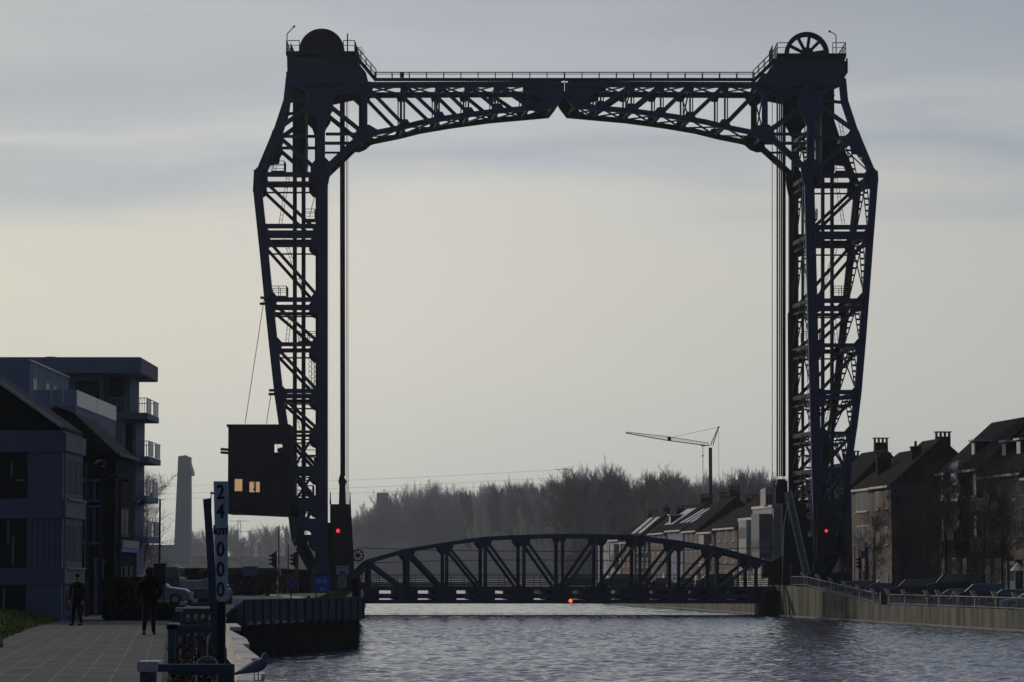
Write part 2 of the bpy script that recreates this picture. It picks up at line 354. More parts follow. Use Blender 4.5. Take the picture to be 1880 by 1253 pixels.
# planted strip between the path and the canal
sheet('planting_bed', [(px_(20), 20), (qx(20) - .05, 20), (qx(106) - .05, 106), (px_(106), 106)], GZ - .002, 'soil')
def blades(name, area, n, h, m, z=GZ, kind='stuff', w=.02):
    mb = MB()
    for _ in range(n):
        x, y = area(); hh = h * random.uniform(.5, 1.3); a = random.uniform(0, 6.28); d = Vector((math.cos(a), math.sin(a), 0)) * w
        l = Vector((random.uniform(-.4, .4), random.uniform(-.4, .4), 0)) * hh
        k = mb.add([Vector((x, y, z)) - d, Vector((x, y, z)) + d, Vector((x, y, z + hh)) + l]); mb.face((k, k + 1, k + 2))
    o = mb.build(name, m); tag(o, kind=kind); return o
# raised grass verge at the left of the path
vg = MB(); nv = 24
gv = [(-9, 50), (-11.5, 70), (-12.7, 77), (-14.7, 95), (-15.9, 108.7)]
def verge_x(Y):
    for (a, b), (c, d) in zip(gv, gv[1:]):
        if Y <= d: return a + (c - a) * (Y - b) / (d - b)
    return gv[-1][0]
for i in range(nv):
    for j in range(8):
        def q(i, j):
            Y = 50 + 58.7 * i / nv; x = verge_x(Y) - j * .8; return (x, Y, GZ + .004 + .42 * (1 - math.exp(-j * .8)) + .03 * math.sin(i * 1.7 + j))
        k = vg.add([q(i, j), q(i + 1, j), q(i + 1, j + 1), q(i, j + 1)]); vg.face((k, k + 1, k + 2, k + 3))
tag(vg.build('grass_verge', 'grass'), kind='structure')
def varea():
    Y = random.uniform(60, 108.6); j = random.random() ** 1.3 * 5.4; return verge_x(Y) - j + .1 * math.sin(Y * 3), Y
mb = MB()
for _ in range(16000):
    x, y = varea(); j = verge_x(y) - x; z = GZ + .42 * (1 - math.exp(-max(j, 0))); h = random.uniform(.06, .17); a = random.uniform(0, 6.28); d = Vector((math.cos(a), math.sin(a), 0)) * .018
    l = Vector((random.uniform(-.3, .3), random.uniform(-.3, .3), 0)) * h; k = mb.add([Vector((x, y, z)) - d, Vector((x, y, z)) + d, Vector((x, y, z + h)) + l]); mb.face((k, k + 1, k + 2))
tag(mb.build('grass', 'grass'), kind='stuff')
# road and forecourt on the pier behind the fence
sheet('road', [(-40, 150), (-14.6, 152), (-9.9, 173), (-13, 240), (-16, 280), (-60, 280)], GZ - .006, 'roadlight')
mb = MB(); mb.bar((-13.4, 205, GZ + .05), (-22, 262, GZ + .05), .3, .12); mb.bar((-22, 262, GZ + .05), (-40, 262, GZ + .05), .3, .12); tag(mb.build('kerb', 'whitew'), kind='structure')
sheet('lit_ground_patch', [(-110, 300), (-22, 300), (-30, 640), (-110, 640)], GZ + .004, 'zinc')  # added pale sheet: brightness of lit ground behind the hedge, put into the colour
sheet('pier_verge', [(-12.4, 180), (-10.2, 180), (-13.8, 272), (-21, 262), (-13.2, 205)], GZ + .002, 'grass')
mb = MB()
for _ in range(5000):
    t = random.random(); Y = 182 + 85 * t; x = -10.4 - (Y - 182) * .04 - random.random() * 1.4; h = random.uniform(.1, .25)
    k = mb.add([(x - .03, Y, GZ), (x + .03, Y, GZ), (x + random.uniform(-.1, .1), Y, GZ + h)]); mb.face((k, k + 1, k + 2))
tag(mb.build('grass', 'grass'), kind='stuff')
# left quay walls (a pier with a wall to the water)
qw = T('quay_wall', 'dark wet wall of the left pier below the blue picket fence', 'wall', (-11, 160, 0))
mb = MB()
L2 = [(qx(104), 104), (-13.5, 150), (-8.7, 171), (-14.9, 300), (-20, 420)]
for (a, b), (c, d) in zip(L2, L2[1:]):
    n = Vector((d - b, -(c - a), 0)).normalized() * .12
    for j in range(24):
        t0, t1 = j / 24, (j + 1) / 24
        A = Vector((a + (c - a) * t0, b + (d - b) * t0, 0)); B = Vector((a + (c - a) * t1, b + (d - b) * t1, 0)); nn = n * (1.85 if j % 2 else 2)
        mb.hexa([A + Vector((0, 0, -1)), A + nn + Vector((0, 0, -1)), B + nn + Vector((0, 0, -1)), B + Vector((0, 0, -1)), A + Vector((0, 0, 1.5)), A + nn + Vector((0, 0, 1.5)), B + nn + Vector((0, 0, 1.5)), B + Vector((0, 0, 1.5))])
mb.build('sheet_piling', 'darkwall', qw)
mb = MB()
for (a, b), (c, d) in zip(L2, L2[1:]):
    n = Vector((d - b, -(c - a), 0)).normalized() * .2
    mb.bar(Vector((a, b, 1.6)) + n * .9, Vector((c, d, 1.6)) + n * .9, .38, .2)
mb.build('coping', 'darkwall', qw)
# ------------------------------------------------------------------ right bank
RE = [(60, 20), (35.8, 217), (30.4, 259), (26, 296), (13.2, 430), (-.6, 712), (-9, 900)]
slab('right_ground', [(60, 20), (35.8 + .3, 217), (30.4 + .3, 259), (27.3, 288), (26.35, 296), (26, 310), (13.2, 430), (-.6, 712), (-9, 900), (20, 912), (900, 912), (900, 20)], -1.5, 1.42, 'asphalt')
slab('street', [(44, 200), (900, 200), (900, 700), (2, 700), (15, 430), (33, 296), (37, 262)], 1.42, 1.95, 'asphalt')
rq = T('quay_wall', 'stained concrete wall of the right bank ramping up to the bridge', 'wall', (33, 240, 0))
def rtop(Y):
    if Y <= 259: return 1.5
    if Y <= 290: return 1.5 + 1.45 * (Y - 259) / 31
    if Y <= 312: return 2.95
    return 2.2
mb = MB(); mc = MB()
seg = []
for (a, b), (c, d) in zip(RE, RE[1:]):
    n = max(1, int((d - b) / 8))
    for j in range(n): seg.append((Vector((a + (c - a) * j / n, b + (d - b) * j / n, 0)), Vector((a + (c - a) * (j + 1) / n, b + (d - b) * (j + 1) / n, 0))))
for A, B in seg:
    zA, zB = rtop(A.y), rtop(B.y)
    if A.y >= 712 - 1: continue
    I = Vector((.6, 0, 0))
    mb.hexa([A + Vector((0, 0, -1)), A + I + Vector((0, 0, -1)), B + I + Vector((0, 0, -1)), B + Vector((0, 0, -1)), A + Vector((0, 0, zA)), A + I + Vector((0, 0, zA)), B + I + Vector((0, 0, zB)), B + Vector((0, 0, zB))])
    J = Vector((-.35, 0, 0))
    mc.hexa([A + J + Vector((0, 0, -1)), A + Vector((-.01, 0, -1)), B + Vector((-.01, 0, -1)), B + J + Vector((0, 0, -1)), A + J + Vector((0, 0, .16)), A + Vector((-.01, 0, .16)), B + Vector((-.01, 0, .16)), B + J + Vector((0, 0, .16))])
mb.build('wall_face', 'concrete', rq); mc.build('footing_ledge', 'greyp', rq)
# approach ramp fill on the right
mb = MB()
mb.hexa([(31.2, 259, 1.40), (48, 259, 1.40), (46, 296, 1.40), (27.2, 290, 1.40), (31.2, 259, 1.44), (48, 259, 1.44), (46, 296, 2.5), (27.2, 290, 2.90)])
mb.hexa([(27.2, 290, 1.4), (46, 296, 1.4), (46, 316, 1.4), (26.2, 316, 1.4), (27.2, 290, 2.90), (46, 296, 2.5), (46, 316, 2.5), (26.2, 316, 2.93)])
tag(mb.build('approach_ramp', 'asphalt'), kind='structure')
# distant levee
mb = MB()
mb.hexa([(-1100, 1690, 1), (-95, 1690, 1), (-95, 1770, 1), (-1100, 1770, 1), (-1100, 1720, 14), (-101, 1720, 14), (-101, 1745, 14), (-1100, 1745, 14)])
tag(mb.build('levee', 'land'), kind='structure')
# ================================================================== LIFT BRIDGE
DD = Vector((-.0895, 1, 0))                    # direction across the bridge, away from the camera
TS = DD * 8.3; AS = DD * 6.4                   # rear tower frame, rear arch frame
def XR(x, y, lean=True): return 2073 - x + 5 + ((y - 330) * .026 if (lean and y > 330) else 0)
LEG = [(531, 143), (527, 184), (509, 238), (476, 316), (472, 330), (483, 434), (494, 545), (503, 632), (513, 722), (522, 782), (536, 862), (538, 930), (547, 990), (572, 1036), (590, 1062)]
NODES = [320, 430, 548, 632, 722, 793, 863, 925, 988]
def legx(y):
    for (a, b), (c, d) in zip(LEG, LEG[1:]):
        if b <= y <= d: return a + (c - a) * (y - b) / (d - b)
    return LEG[-1][0]
def tower_frame(side, rear):
    mb = MB(); off = TS if rear else Vector((0, 0, 0))
    def f(x, y):
        if side == 'L': return x, y
        return XR(x, y, not rear), y + 2
    def b(x1, y1, x2, y2, w, dep=.6, dy=0):
        X1, Y1 = f(x1, y1); X2, Y2 = f(x2, y2); mb.b2(X1, Y1, X2, Y2, w, 300, dep, off + Vector((0, dy, 0)))
    def g(pts, dep=.5, dy=.05): mb.p2([f(*p) for p in pts], 300, dep, off + Vector((0, dy, 0)))
    # inner column
    b(589, 128, 589, 305, 14, .9); b(592, 300, 592, 1062, 17, .95)
    b(584.5, 320, 584.5, 1050, 2, 1.1, -.08); b(600, 320, 600, 1050, 2, 1.1, -.08)
    for (p, q) in zip(LEG, LEG[1:]): b(p[0], p[1] - .5, q[0], q[1] + .5, 13 if p[1] < 900 else 17, .7)
    g([(514, 232), (520, 242), (521, 260), (516, 268), (514, 280), (497, 282), (491, 270), (500, 240)])
    g([(466, 312), (484, 306), (490, 316), (492, 338), (480, 346), (465, 332)])
    g([(566, 175), (577, 163), (606, 163), (612, 180), (611, 202), (603, 214), (598, 226), (581, 226), (577, 214), (568, 205)])
    g([(570, 303), (582, 290), (598, 290), (608, 300), (606, 318), (602, 338), (580, 338), (570, 325)])
    b(516, 232, 572, 192, 7); b(518, 256, 574, 305, 7); b(500, 250, 582, 250, 5, .4, .1)
    b(531, 150, 590, 176, 9, .4); b(528, 186, 586, 180, 5, .4, .1)
    for i, y in enumerate(NODES):
        x = legx(y); wd = (8, 24, 12, 7, 16, 5, 13, 22, 12)[i]
        if i == 1: b(x, 415, 590, 415, 8); b(x, 430, 590, 430, 14)
        elif i == 2: b(x, 550, 590, 550, 8); b(x, 563, 590, 563, 6, .4)
        elif i == 4: b(x, 718, 590, 718, 8); b(x, 728, 590, 728, 7)
        else: b(x, y, 590, y, wd)
        b(x + 4, y + (14 if i not in (1, 2, 4) else 20), 590, y + (14 if i not in (1, 2, 4) else 20), 2.6, .3, .2)
        g([(x - 5, y - 12), (x + 7, y - 12), (x + 15, y - 3), (x + 13, y + 8), (x + 9, y + 16), (x - 1, y + 16)])
        g([(584, y - 10), (584, y + 24), (578, y + 22), (571, y + 14), (571, y - 2), (576, y - 10)])
        if i < len(NODES) - 1:
            y2 = NODES[i + 1]; b(x + 8, y + 10, 580, y2 - 8, 6, .45)
            if i in (5, 6, 7): b(legx(y2) + 4, y2 - 6, 574, y + 8, 4, .3, .3)
    b(549, 985, 582, 1055, 16, .7); g([(547, 952), (584, 952), (584, 975), (560, 972), (552, 1000), (545, 990)])
    g([(582, 1030), (602, 1030), (606, 1064), (572, 1064)], 1.3, -.1)
    return mb
def arch_frame(side, rear):
    mb = MB(); off = AS if rear else Vector((0, 0, 0))
    f = (lambda x, y: (x, y)) if side == 'L' else (lambda x, y: (2073 - x + (5 if x < 625 else 5 * max(0, (672 - x) / 47)), y))
    def b(x1, y1, x2, y2, w, dep=.55, dy=0):
        X1, Y1 = f(x1, y1); X2, Y2 = f(x2, y2); mb.b2(X1, Y1, X2, Y2, w, 300, dep, off + Vector((0, dy, 0)))
    def g(pts, dep=.45, dy=.05): mb.p2([f(*p) for p in pts], 300, dep, off + Vector((0, dy, 0)))
    b(598, 171, 673, 155, 12); b(672, 156, 1030, 154, 10); b(598, 246, 657, 246, 5, .4); b(598, 264, 650, 264, 3.5, .3)
    LC = [(605, 304), (657, 254), (691, 243), (736, 234), (778, 223.5), (834, 214), (908, 204), (964, 199), (1020, 194)]
    for p, q in zip(LC, LC[1:]): b(p[0], p[1], q[0], q[1], 11 if p[0] < 650 else 9)
    V = [(669, 250, 11), (742, 232, 5), (806, 218, 5), (860, 210, 6), (914, 203, 6), (970, 198, 7)]
    for x, y, wd in V:
        b(x, 154, x, y, wd if x < 700 else 3.2, .35)
        if x > 700: b(x - 5, 154, x - 5, y, 2, .25, .25)
        g([(x - 9, 156), (x + 12, 156), (x + 6, 168), (x - 6, 168)]); g([(x - 12, y), (x - 4, y - 13), (x + 6, y - 13), (x + 13, y - 2)])
    for (x1, _, _), (x2, y2, _) in zip(V, V[1:] + [(1010, 194, 0)]): b(x1 + 6, 161, x2 - 3, y2 - 5, 6.5, .4)
    g([(655, 237), (661, 229), (678, 229), (693, 238), (688, 247), (676, 258), (664, 263), (653, 262), (650, 252)])
    b(607, 196, 657, 236, 8, .5)
    g([(960, 156), (1016, 156), (1016, 193), (975, 197), (998, 185), (998, 176), (960, 166)])
    g([(655, 148), (690, 151), (684, 163), (676, 176), (664, 176), (650, 163)])
    b(1016, 150, 1016, 197, 8, .6); g([(1012, 152), (1036, 152), (1036, 176), (1031, 184), (1020, 198), (1012, 198)], .7, -.05); b(1022, 160, 1036, 172, 4, .8, -.1)
    return mb
def plane_lattice(mb, pairs, w=.16):            # cross bracing between the front and the rear arch frames
    for p, q in pairs: mb.bar(p, q, w, w)
def laced(mb, p, q, gap=.42, w=.09, step=.8):
    p = Vector(p); q = Vector(q); a = (q - p).normalized(); n = Vector((1, 0, 0)) * gap / 2
    mb.bar(p - n, q - n, w, w); mb.bar(p + n, q + n, w, w); L = (q - p).length; k = int(L / step)
    for i in range(1, k): c = p + a * (i * step); mb.bar(c - n, c + n, .08, .2)
def side_bracing(side):
    mb = MB()
    def f(x, y, rear): return P(*((x, y) if side == 'L' else (XR(x, y, not rear), y + 2)), 300) + (TS if rear else Vector((0, .35, 0)))
    lv = [240, 320, 430, 548, 632, 722, 793, 863, 925, 988]
    for xf in (legx, lambda y: 592):
        for i, y in enumerate(lv):
            A, B = f(xf(y), y, 0), f(xf(y), y, 1); mb.bar(A, B, .35, .4); mb.bar(A - Vector((0, 0, .8)), B - Vector((0, 0, .8)), .2, .2)
            if i < len(lv) - 1:
                y2 = lv[i + 1]; m = (A + B) / 2
                laced(mb, m, f(xf(y2), y2 - 6, 0)); laced(mb, m, f(xf(y2), y2 - 6, 1))
                if xf is legx and i % 2 == 0: mb.bar(f(xf(y2), y2, 0), B, .1, .1)
    return mb
def handrail(mb, pts, h=1.05, step=1.75, r=.035, mid=True):
    for a, b in zip(pts, pts[1:]):
        a = Vector(a); b = Vector(b); up = Vector((0, 0, h)); mb.bar(a + up, b + up, r * 2, r * 2); L = (b - a).length
        if mid: mb.bar(a + up * .55, b + up * .55, r * 1.4, r * 1.4)
        n = max(1, round(L / step))
        for i in range(n + 1): c = a.lerp(b, i / n); mb.bar(c, c + up, r * 2, r * 2)
def sheave(parent, cx, cy, Y, rpx):
    c = P(cx, cy, Y); r = rpx / cam_sc(Y); m = MB(); m.ring(c, r, .42, d=.7, n=44); m.ring(c + Vector((0, -.06, 0)), r, .16, d=.82, n=44)
    o = m.build('sheave', 'steel2', parent); s = MB()
    for i in range(10):
        a = math.pi * 2 * (i + .25) / 10; d = Vector((math.cos(a), 0, math.sin(a))); s.bar(c + Vector((0, .35, 0)) + d * .2, c + Vector((0, .35, 0)) + d * (r - .3), .30, .26, up=(0, 1, 0))
    s.build('spokes', 'steel2', o)
    h = MB(); h.cyl(c + Vector((0, -.25, 0)), c + Vector((0, .95, 0)), .62, n=20); h.build('hub', 'steel2', o)
def tower(side):
    L = side == 'L'
    base = P(*((592, 1062) if L else (XR(592, 1062), 1062)), 300) + TS / 2; base.z = 2.4
    t = T('bridge_tower', 'left steel tower and half arch of the blue lift bridge, carrying the control cabin' if L else 'right steel tower and half arch of the blue lift bridge by the brick houses', 'bridge tower', base, 0, 'towers of the lift bridge')
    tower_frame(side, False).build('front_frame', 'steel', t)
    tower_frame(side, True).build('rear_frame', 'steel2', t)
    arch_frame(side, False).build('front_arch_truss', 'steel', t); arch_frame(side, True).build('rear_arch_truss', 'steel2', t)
    side_bracing(side).build('side_bracing', 'steel2', t)
    mx_ = (lambda x: x) if L else (lambda x: 2073 - x + (5 if x < 660 else 0))
    # lateral bracing of the arch, top and bottom
    mb = MB(); xs = [669, 742, 806, 860, 914, 970, 1016]; ly = [250, 232, 218, 210, 203, 198, 194]
    for lvl in (0, 1):
        for i in range(len(xs)):
            y = 155 if lvl == 0 else ly[i]; A = P(mx_(xs[i]), y, 300) + Vector((0, .5, 0)); B = P(mx_(xs[i]), y, 300) + AS; mb.bar(A, B, .25, .3)
            if i < len(xs) - 1:
                y2 = 155 if lvl == 0 else ly[i + 1]; A2 = P(mx_(xs[i + 1]), y2, 300) + Vector((0, .5, 0)); B2 = P(mx_(xs[i + 1]), y2, 300) + AS
                mb.bar(A, B2, .14, .14); mb.bar(B, A2, .14, .14)
    for i in range(len(xs)):                    # sway frames
        if i % 2: continue
        A = P(mx_(xs[i]), 158, 300) + Vector((0, .5, 0)); B = P(mx_(xs[i]), 158, 300) + AS; A2 = P(mx_(xs[i]), ly[i], 300) + Vector((0, .5, 0)); B2 = P(mx_(xs[i]), ly[i], 300) + AS
        mb.bar(A, B2, .12, .12); mb.bar(B, A2, .12, .12)
    mb.build('arch_bracing', 'steel2', t)
    # head girder and platform
    mb = MB(); dy = 0 if L else 4
    hp = [(527, 105), (650, 105), (658, 116), (672, 134), (676, 150), (664, 156), (640, 153), (528, 156)]
    if L: pts = hp
    else: pts = [(2078 - x, y + 3) for x, y in hp]
    mb.p2(pts, 300, .35, (0, -.12, 0)); mb.p2(pts, 300, .35, TS + Vector((0, .6, 0)))
    for x in (540, 615, 640): X = x if L else 2078 - x; mb.hexa([*(P(X - 3, 130, 300) + o for o in (Vector((0, .3, 0)), TS)), *(P(X + 3, 130, 300) + o for o in (TS, Vector((0, .3, 0)))), *(P(X - 3, 108, 300) + o for o in (Vector((0, .3, 0)), TS)), *(P(X + 3, 108, 300) + o for o in (TS, Vector((0, .3, 0))))])
    mb.build('head_girder', 'steel', t)
    mb = MB(); hb = [(534, 150), (640, 150), (640, 158), (534, 158)]
    X0, X1 = (526, 653) if L else (2078 - 653, 2078 - 526)
    a = P(X0, 103 + dy, 300) + Vector((0, -.9, 0)); b = P(X1, 97 + dy, 300)
    mb.box(a.x, b.x, 299.1, 309, a.z, b.z); a = P(X0 + 14, 108, 300); b = P(X1 - 16, 150, 300); mb.box(a.x, b.x, 302, 303.2, b.z, a.z)
    mb.box(a.x, b.x, 306, 306.4, b.z, a.z)
    mb.build('head_platform', 'steel2', t)
    for Yc in (301.3, 304.6): sheave(t, (590.5 if L else 1481.5), 94 if L else 99, Yc, 42 if L else 41)
    # sheave covers on the left tower
    if L:
        mb = MB(); c = P(590.5, 94, 301); mb.prism([c + Vector((2.02 * math.cos(a * math.pi / 24), .42, 2.02 * math.sin(a * math.pi / 24))) for a in range(25)], (0, .12, 0)); mb.build('sheave_guard', 'steel2', t)
    mb = MB(); zt = P(X0, 97 + dy, 300).z; xa, xb = P(X0 + 1, 97, 300).x, P(X1 - 1, 97, 300).x
    xg0, xg1 = (xa + 1.25, xb - 1.1) if L else (xa + 1.1, xb - 1.25)
    handrail(mb, [(xg0, 299.2, zt), (xa, 299.2, zt), (xa, 308.8, zt), (xb, 308.8, zt), (xb, 299.2, zt), (xg1, 299.2, zt)], step=1.3); handrail(mb, [(xa, 305, zt + .7), (xa + .01, 308.8, zt + .7)], step=.8)
    if L:
        for k in range(4): q = P(654 + k * 2, 84 + k * 3.5, 300); mb.bar(q + Vector((-.3, 1, 0)), q + Vector((.5, 1, 0)), .05, .05)
    else:
        a = P(1540, 134, 300); b_ = P(1556, 134, 300); mb.box(a.x, b_.x, 300, 305, a.z, a.z + .12); handrail(mb, [(a.x, 300, a.z), (b_.x, 300, a.z), (b_.x, 305, a.z)], h=1.4, step=.45); handrail(mb, [(a.x, 305, a.z), (b_.x, 305, a.z)], h=1.4, step=.45)
    mb.build('platform_railing', 'dark', t)
    # stair down to the walkway
    mb = MB(); s = 1 if L else -1
    p0 = P(653 if L else 2078 - 653, 103 + dy, 301.5); p1 = P(690 if L else 2073 - 690, 146 + dy * .7, 301.5)
    for yy in (0, 1.0):
        mb.bar(p0 + Vector((0, yy, 0)), p1 + Vector((0, yy, 0)), .1, .28)
        for hgt in (.55, 1.05): mb.bar(p0 + Vector((0, yy, hgt)), p1 + Vector((0, yy, hgt)), .05, .05)
        for i in range(5): c = p0.lerp(p1, i / 4) + Vector((0, yy, 0)); mb.bar(c, c + Vector((0, 0, 1.05)), .06, .06)
    for i in range(12): c = p0.lerp(p1, i / 12); mb.bar(c, c + Vector((0, 1, 0)), .3, .05)
    mb.build('stair', 'dark', t)
    # walkway on the arch
    mb = MB(); a = P(688 if L else 1037, 144.5, 301.5); b = P(1036 if L else 1385, 144.5, 301.5)
    mb.box(a.x, b.x - .02, 301.5, 302.7, a.z - .08, a.z + .06)
    for i in range(60):
        x = a.x + (b.x - a.x) * i / 60; mb.bar((x, 301.6, a.z - .08), (x, 301.6, a.z - .5), .05, .05)
    mb.build('walkway', 'dark', t)
    mb = MB(); handrail(mb, [(a.x, 301.55, a.z), (b.x, 301.55, a.z)], h=.62, step=1.76, mid=False, r=.045); handrail(mb, [(a.x, 302.65, a.z), (b.x, 302.65, a.z)], h=.62, step=1.76, mid=False, r=.03)
    if L: c = P(738, 138, 301.4); mb.box(c.x - .2, c.x + .2, c.y, c.y + .2, c.z - .25, c.z + .22)
    mb.build('walkway_railing', 'dark', t)
    # masts
    mb = MB()
    if L: A = [(527, 98), (527, 63), (540, 49)]
    else: A = [(1535, 100), (1535, 66), (1531, 62), (1523, 58)]
    for p, q in zip(A, A[1:]): mb.cyl(P(*p, 299.4), P(*q, 299.4), .05, n=6)
    mb.ball(P(*A[-1], 299.4), .13, 6); mb.build('lamp_mast', 'dark', t)
    if L: mb = MB(); mb.cyl(P(638, 98, 301), P(638, 62, 301), .07, n=6); mb.build('antenna', 'dark', t)
    # counterweight with its guides
    cx = (537.5, 560.5) if L else (1510, 1530.5)
    a = P(cx[0], 316, 302); b = P(cx[1], 158, 302); mb = MB(); mb.box(a.x, b.x, 301.5, 306.5, a.z, b.z)
    for k in range(4): zz = a.z + (b.z - a.z) * (k + .5) / 4; mb.box(a.x - .04, b.x + .04, 301.45, 306.55, zz, zz + .12)
    mb.build('counterweight', 'steel2', t)
    mb = MB()
    for x in ((541.5, 557.5) if L else (1511.5, 1528.5)):
        mb.b2(x, 160, x, 950, 6.5 if L else 5, 301.2, .35); mb.b2(x - 1.5, 160, x - 1.5, 950, 5, 306.8, .35)
    mb.build('guide_rails', 'steel2', t)
    # hoisting ropes
    mb = MB()
    for x, r, Y in (((626, .13, 304.6), (629.5, .13, 301.6), (632, .06, 301.6), (636, .035, 302), (638.5, .03, 302)) if L else
                    ((1427, .09, 305), (1431, .07, 304.6), (1434.5, .09, 303.8), (1438.5, .12, 301.6), (1441, .09, 301.6), (1417.7, .035, 306))):
        mb.cyl(P(x, 100, Y), P(x + (1 if L else 0), 875 if abs(x - 629) < 5 or x > 1420 else 1010, Y), r, n=6)
    mb.build('hoisting_ropes', 'rope', t)
    # inner ladders, landings
    for (x, y, wd) in ((511, 316, 24), (513, 545, 28), (566, 628, 34), (568, 404, 22), (570, 836, 22), (560, 910, 30), (560, 858, 36)):
        X = x if L else XR(x, y, False) - 22
        mb = MB(); a = P(X - wd / 2, y, 304); b = P(X + wd / 2, y, 304); mb.box(a.x, b.x, 303, 305.5, a.z - .1, a.z); handrail(mb, [(a.x, 303, a.z), (b.x, 303, b.z), (b.x, 305.4, b.z)], h=.95, step=.9, r=.03); handrail(mb, [(a.x, 305.4, a.z), (b.x, 305.4, b.z)], h=.95, step=.9, r=.03)
        mb.build('maintenance_platform', 'dark', t)
    mb = MB()
    lads = [((518, 225), (500, 318)), ((527, 320), (512, 412)), ((520, 440), (556, 545)), ((532, 560), (524, 632)), ((572, 640), (572, 722)), ((536, 733), (552, 793)), ((556, 800), (540, 860))]
    for (x1, y1), (x2, y2) in lads:
        if not L: x1, x2 = XR(x1, y1, 0) - 20, XR(x2, y2, 0) - 20
        p = P(x1, y1, 304.2); q = P(x2, y2, 304.2); o = Vector((.28, 0, 0)); mb.bar(p, q, .05, .05); mb.bar(p + o, q + o, .05, .05); n = int((p - q).length / .45)
        for i in range(n): c = p.lerp(q, i / n); mb.bar(c, c + o, .04, .04)
    for y in range(660, 715, 9):
        X = 570 if L else XR(570, y, 0) - 20
        c = P(X, y, 304); mb.ring(c + Vector((.2, 0, 0)), .42, .04, d=.05, n=8)
    mb.build('ladders', 'dark', t)
    # base plinth
    mb = MB()
    if L: mb.box(-19.6, -16.2, 299.2, 310.2, 2.2, 4.0); mb.p2([(583, 960), (606, 960), (607, 1062), (576, 1062)], 301, 6)
    else: mb.box(28.4, 32.5, 299.2, 310.2, 2.4, 4.2); mb.p2([(1480, 985), (1530, 985), (1522, 1050), (1478, 1056)], 301.5, 5)
    mb.build('machinery_housing', 'steel2', t)
    if L:
        for x0, x1, y in ((478, 492, 547), (477, 492, 558), (494, 507, 717), (493, 507, 724)):
            mb = MB(); mb.cyl(P(x0, y, 303), P(x1, y, 303), .13, n=8); mb.build('floodlight', 'dark', t)
        for a, b in (((487, 535), (450, 778)), ((498, 722), (489, 778)), ((580, 350), (568, 400))): mb = MB(); mb.cyl(P(*a, 302), P(*b, 302), .035, n=5); mb.build('stay_cable', 'dark', t)
    else:
        # white covered strip on the rear of the column and laced inner column
        mb = MB(); mb.b2(1474, 330, 1474, 990, 5, 306, .3); mb.b2(1448, 575, 1450, 960, 3, 300.5, .3)
        laced(mb, P(1484, 215, 303), P(1480, 330, 303), .6); laced(mb, P(1500, 180, 305), P(1503, 320, 305), .5)
        for k in range(6): mb.b2(1449, 648 + 75 * k, 1462, 645 + 75 * k, 3, 300.4, 1)
        mb.build('rope_guide', 'steel2', t)
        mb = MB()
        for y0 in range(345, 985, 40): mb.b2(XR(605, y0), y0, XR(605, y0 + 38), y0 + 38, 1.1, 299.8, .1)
        mb.build('sunlit_column_edge', 'galv', t)  # pale strip standing in for sunlight on the column's left edge
        mb = MB(); mb.b2(1501, 200, 1502, 300, 9, 301.3, .1); mb.build('hatch_cladding', 'greyc', t)
        mb = MB(); p = P(1442, 905, 299.6); q = P(1476, 1058, 298.5)
        for o in (Vector((0, 0, 0)), Vector((.55, 0, .2))): mb.bar(p + o, q + o, .1, .16)
        n = 40
        for i in range(n): c = p.lerp(q, i / n); mb.bar(c, c + Vector((.55, 0, .2)), .05, .08)
        for k in range(4): c = P(1441, 906 + k * 6, 299.6); mb.bar(c, c + Vector((.6, .5, 0)), .05, .05); c = P(1474, 906 + k * 6, 299.6); mb.bar(c, c + Vector((.5, .5, 0)), .05, .05)
        p = P(1482, 905, 299.6); q = P(1490, 950, 299.6); mb.bar(p, q, .1, .1)
        mb.build('access_stair', 'galv', t)
        mb = MB(); p = P(1502, 965, 299.4)
        for k in range(5): c = P(1501, 968 + k * 13, 299.5); mb.box(c.x - .12, c.x + .12, 299.4, 299.6, c.z - .2, c.z + .1)
        mb.build('warning_plates', 'concrete', t)
    # red navigation light on its dark board
    lx, ly_ = (620, 975) if L else (1517, 975)
    mb = MB()
    if not L: a = P(1500, 1020, 299.3); b = P(1534, 930, 299.3); mb.box(a.x, b.x, 299.3, 299.7, a.z, b.z); o = mb.build('signal_board', 'dark', t); m2 = MB(); m2.ball(P(lx, ly_, 299.2), .15, 12, (1, .5, 1)); m2.build('signal_lamp', 'redlight', o)
    return t
tower('L'); tower('R')
# centre joint of the two half arches
# ------------------------------------------------------------------ control cabin
cb = T('control_cabin', 'dark two storey control cabin hung beside the left bridge tower, three lit panes', 'cabin', P(476, 945, 302))
mb = MB(); a = P(418, 944, 299.5); b = P(535, 783, 299.5); h0 = P(504, 831, 299.5); h1_ = P(519, 811, 299.5)
mb.box(a.x, b.x, 299.5, 306, a.z, h0.z); mb.box(a.x, b.x, 299.5, 306, h1_.z, b.z); mb.box(h1_.x, b.x, 299.5, 306, h0.z + .001, h1_.z - .001)
mb.hexa([(a.x, 299.5, h0.z + .001), (h0.x, 299.5, h0.z + .001), (h0.x - .7, 306, h0.z + .001), (a.x, 306, h0.z + .001), (a.x, 299.5, h1_.z - .001), (h0.x, 299.5, h1_.z - .001), (h0.x - .7, 306, h1_.z - .001), (a.x, 306, h1_.z - .001)])
mb.build('wall', 'steel2', cb); mb = MB(); mb.ball(P(514, 827, 301), .3, 8, (1, 1, .8)); mb.box(P(513, 827, 301).x, P(519, 827, 301).x, 301, 301.5, h0.z, h0.z + .55); mb.build('winch', 'dark', cb)
mb = MB(); a = P(417, 784, 299.5); b = P(532, 779.5, 299.5); mb.box(a.x - .05, b.x, 299.4, 306.2, a.z, b.z); mb.build('roof', 'dark', cb)
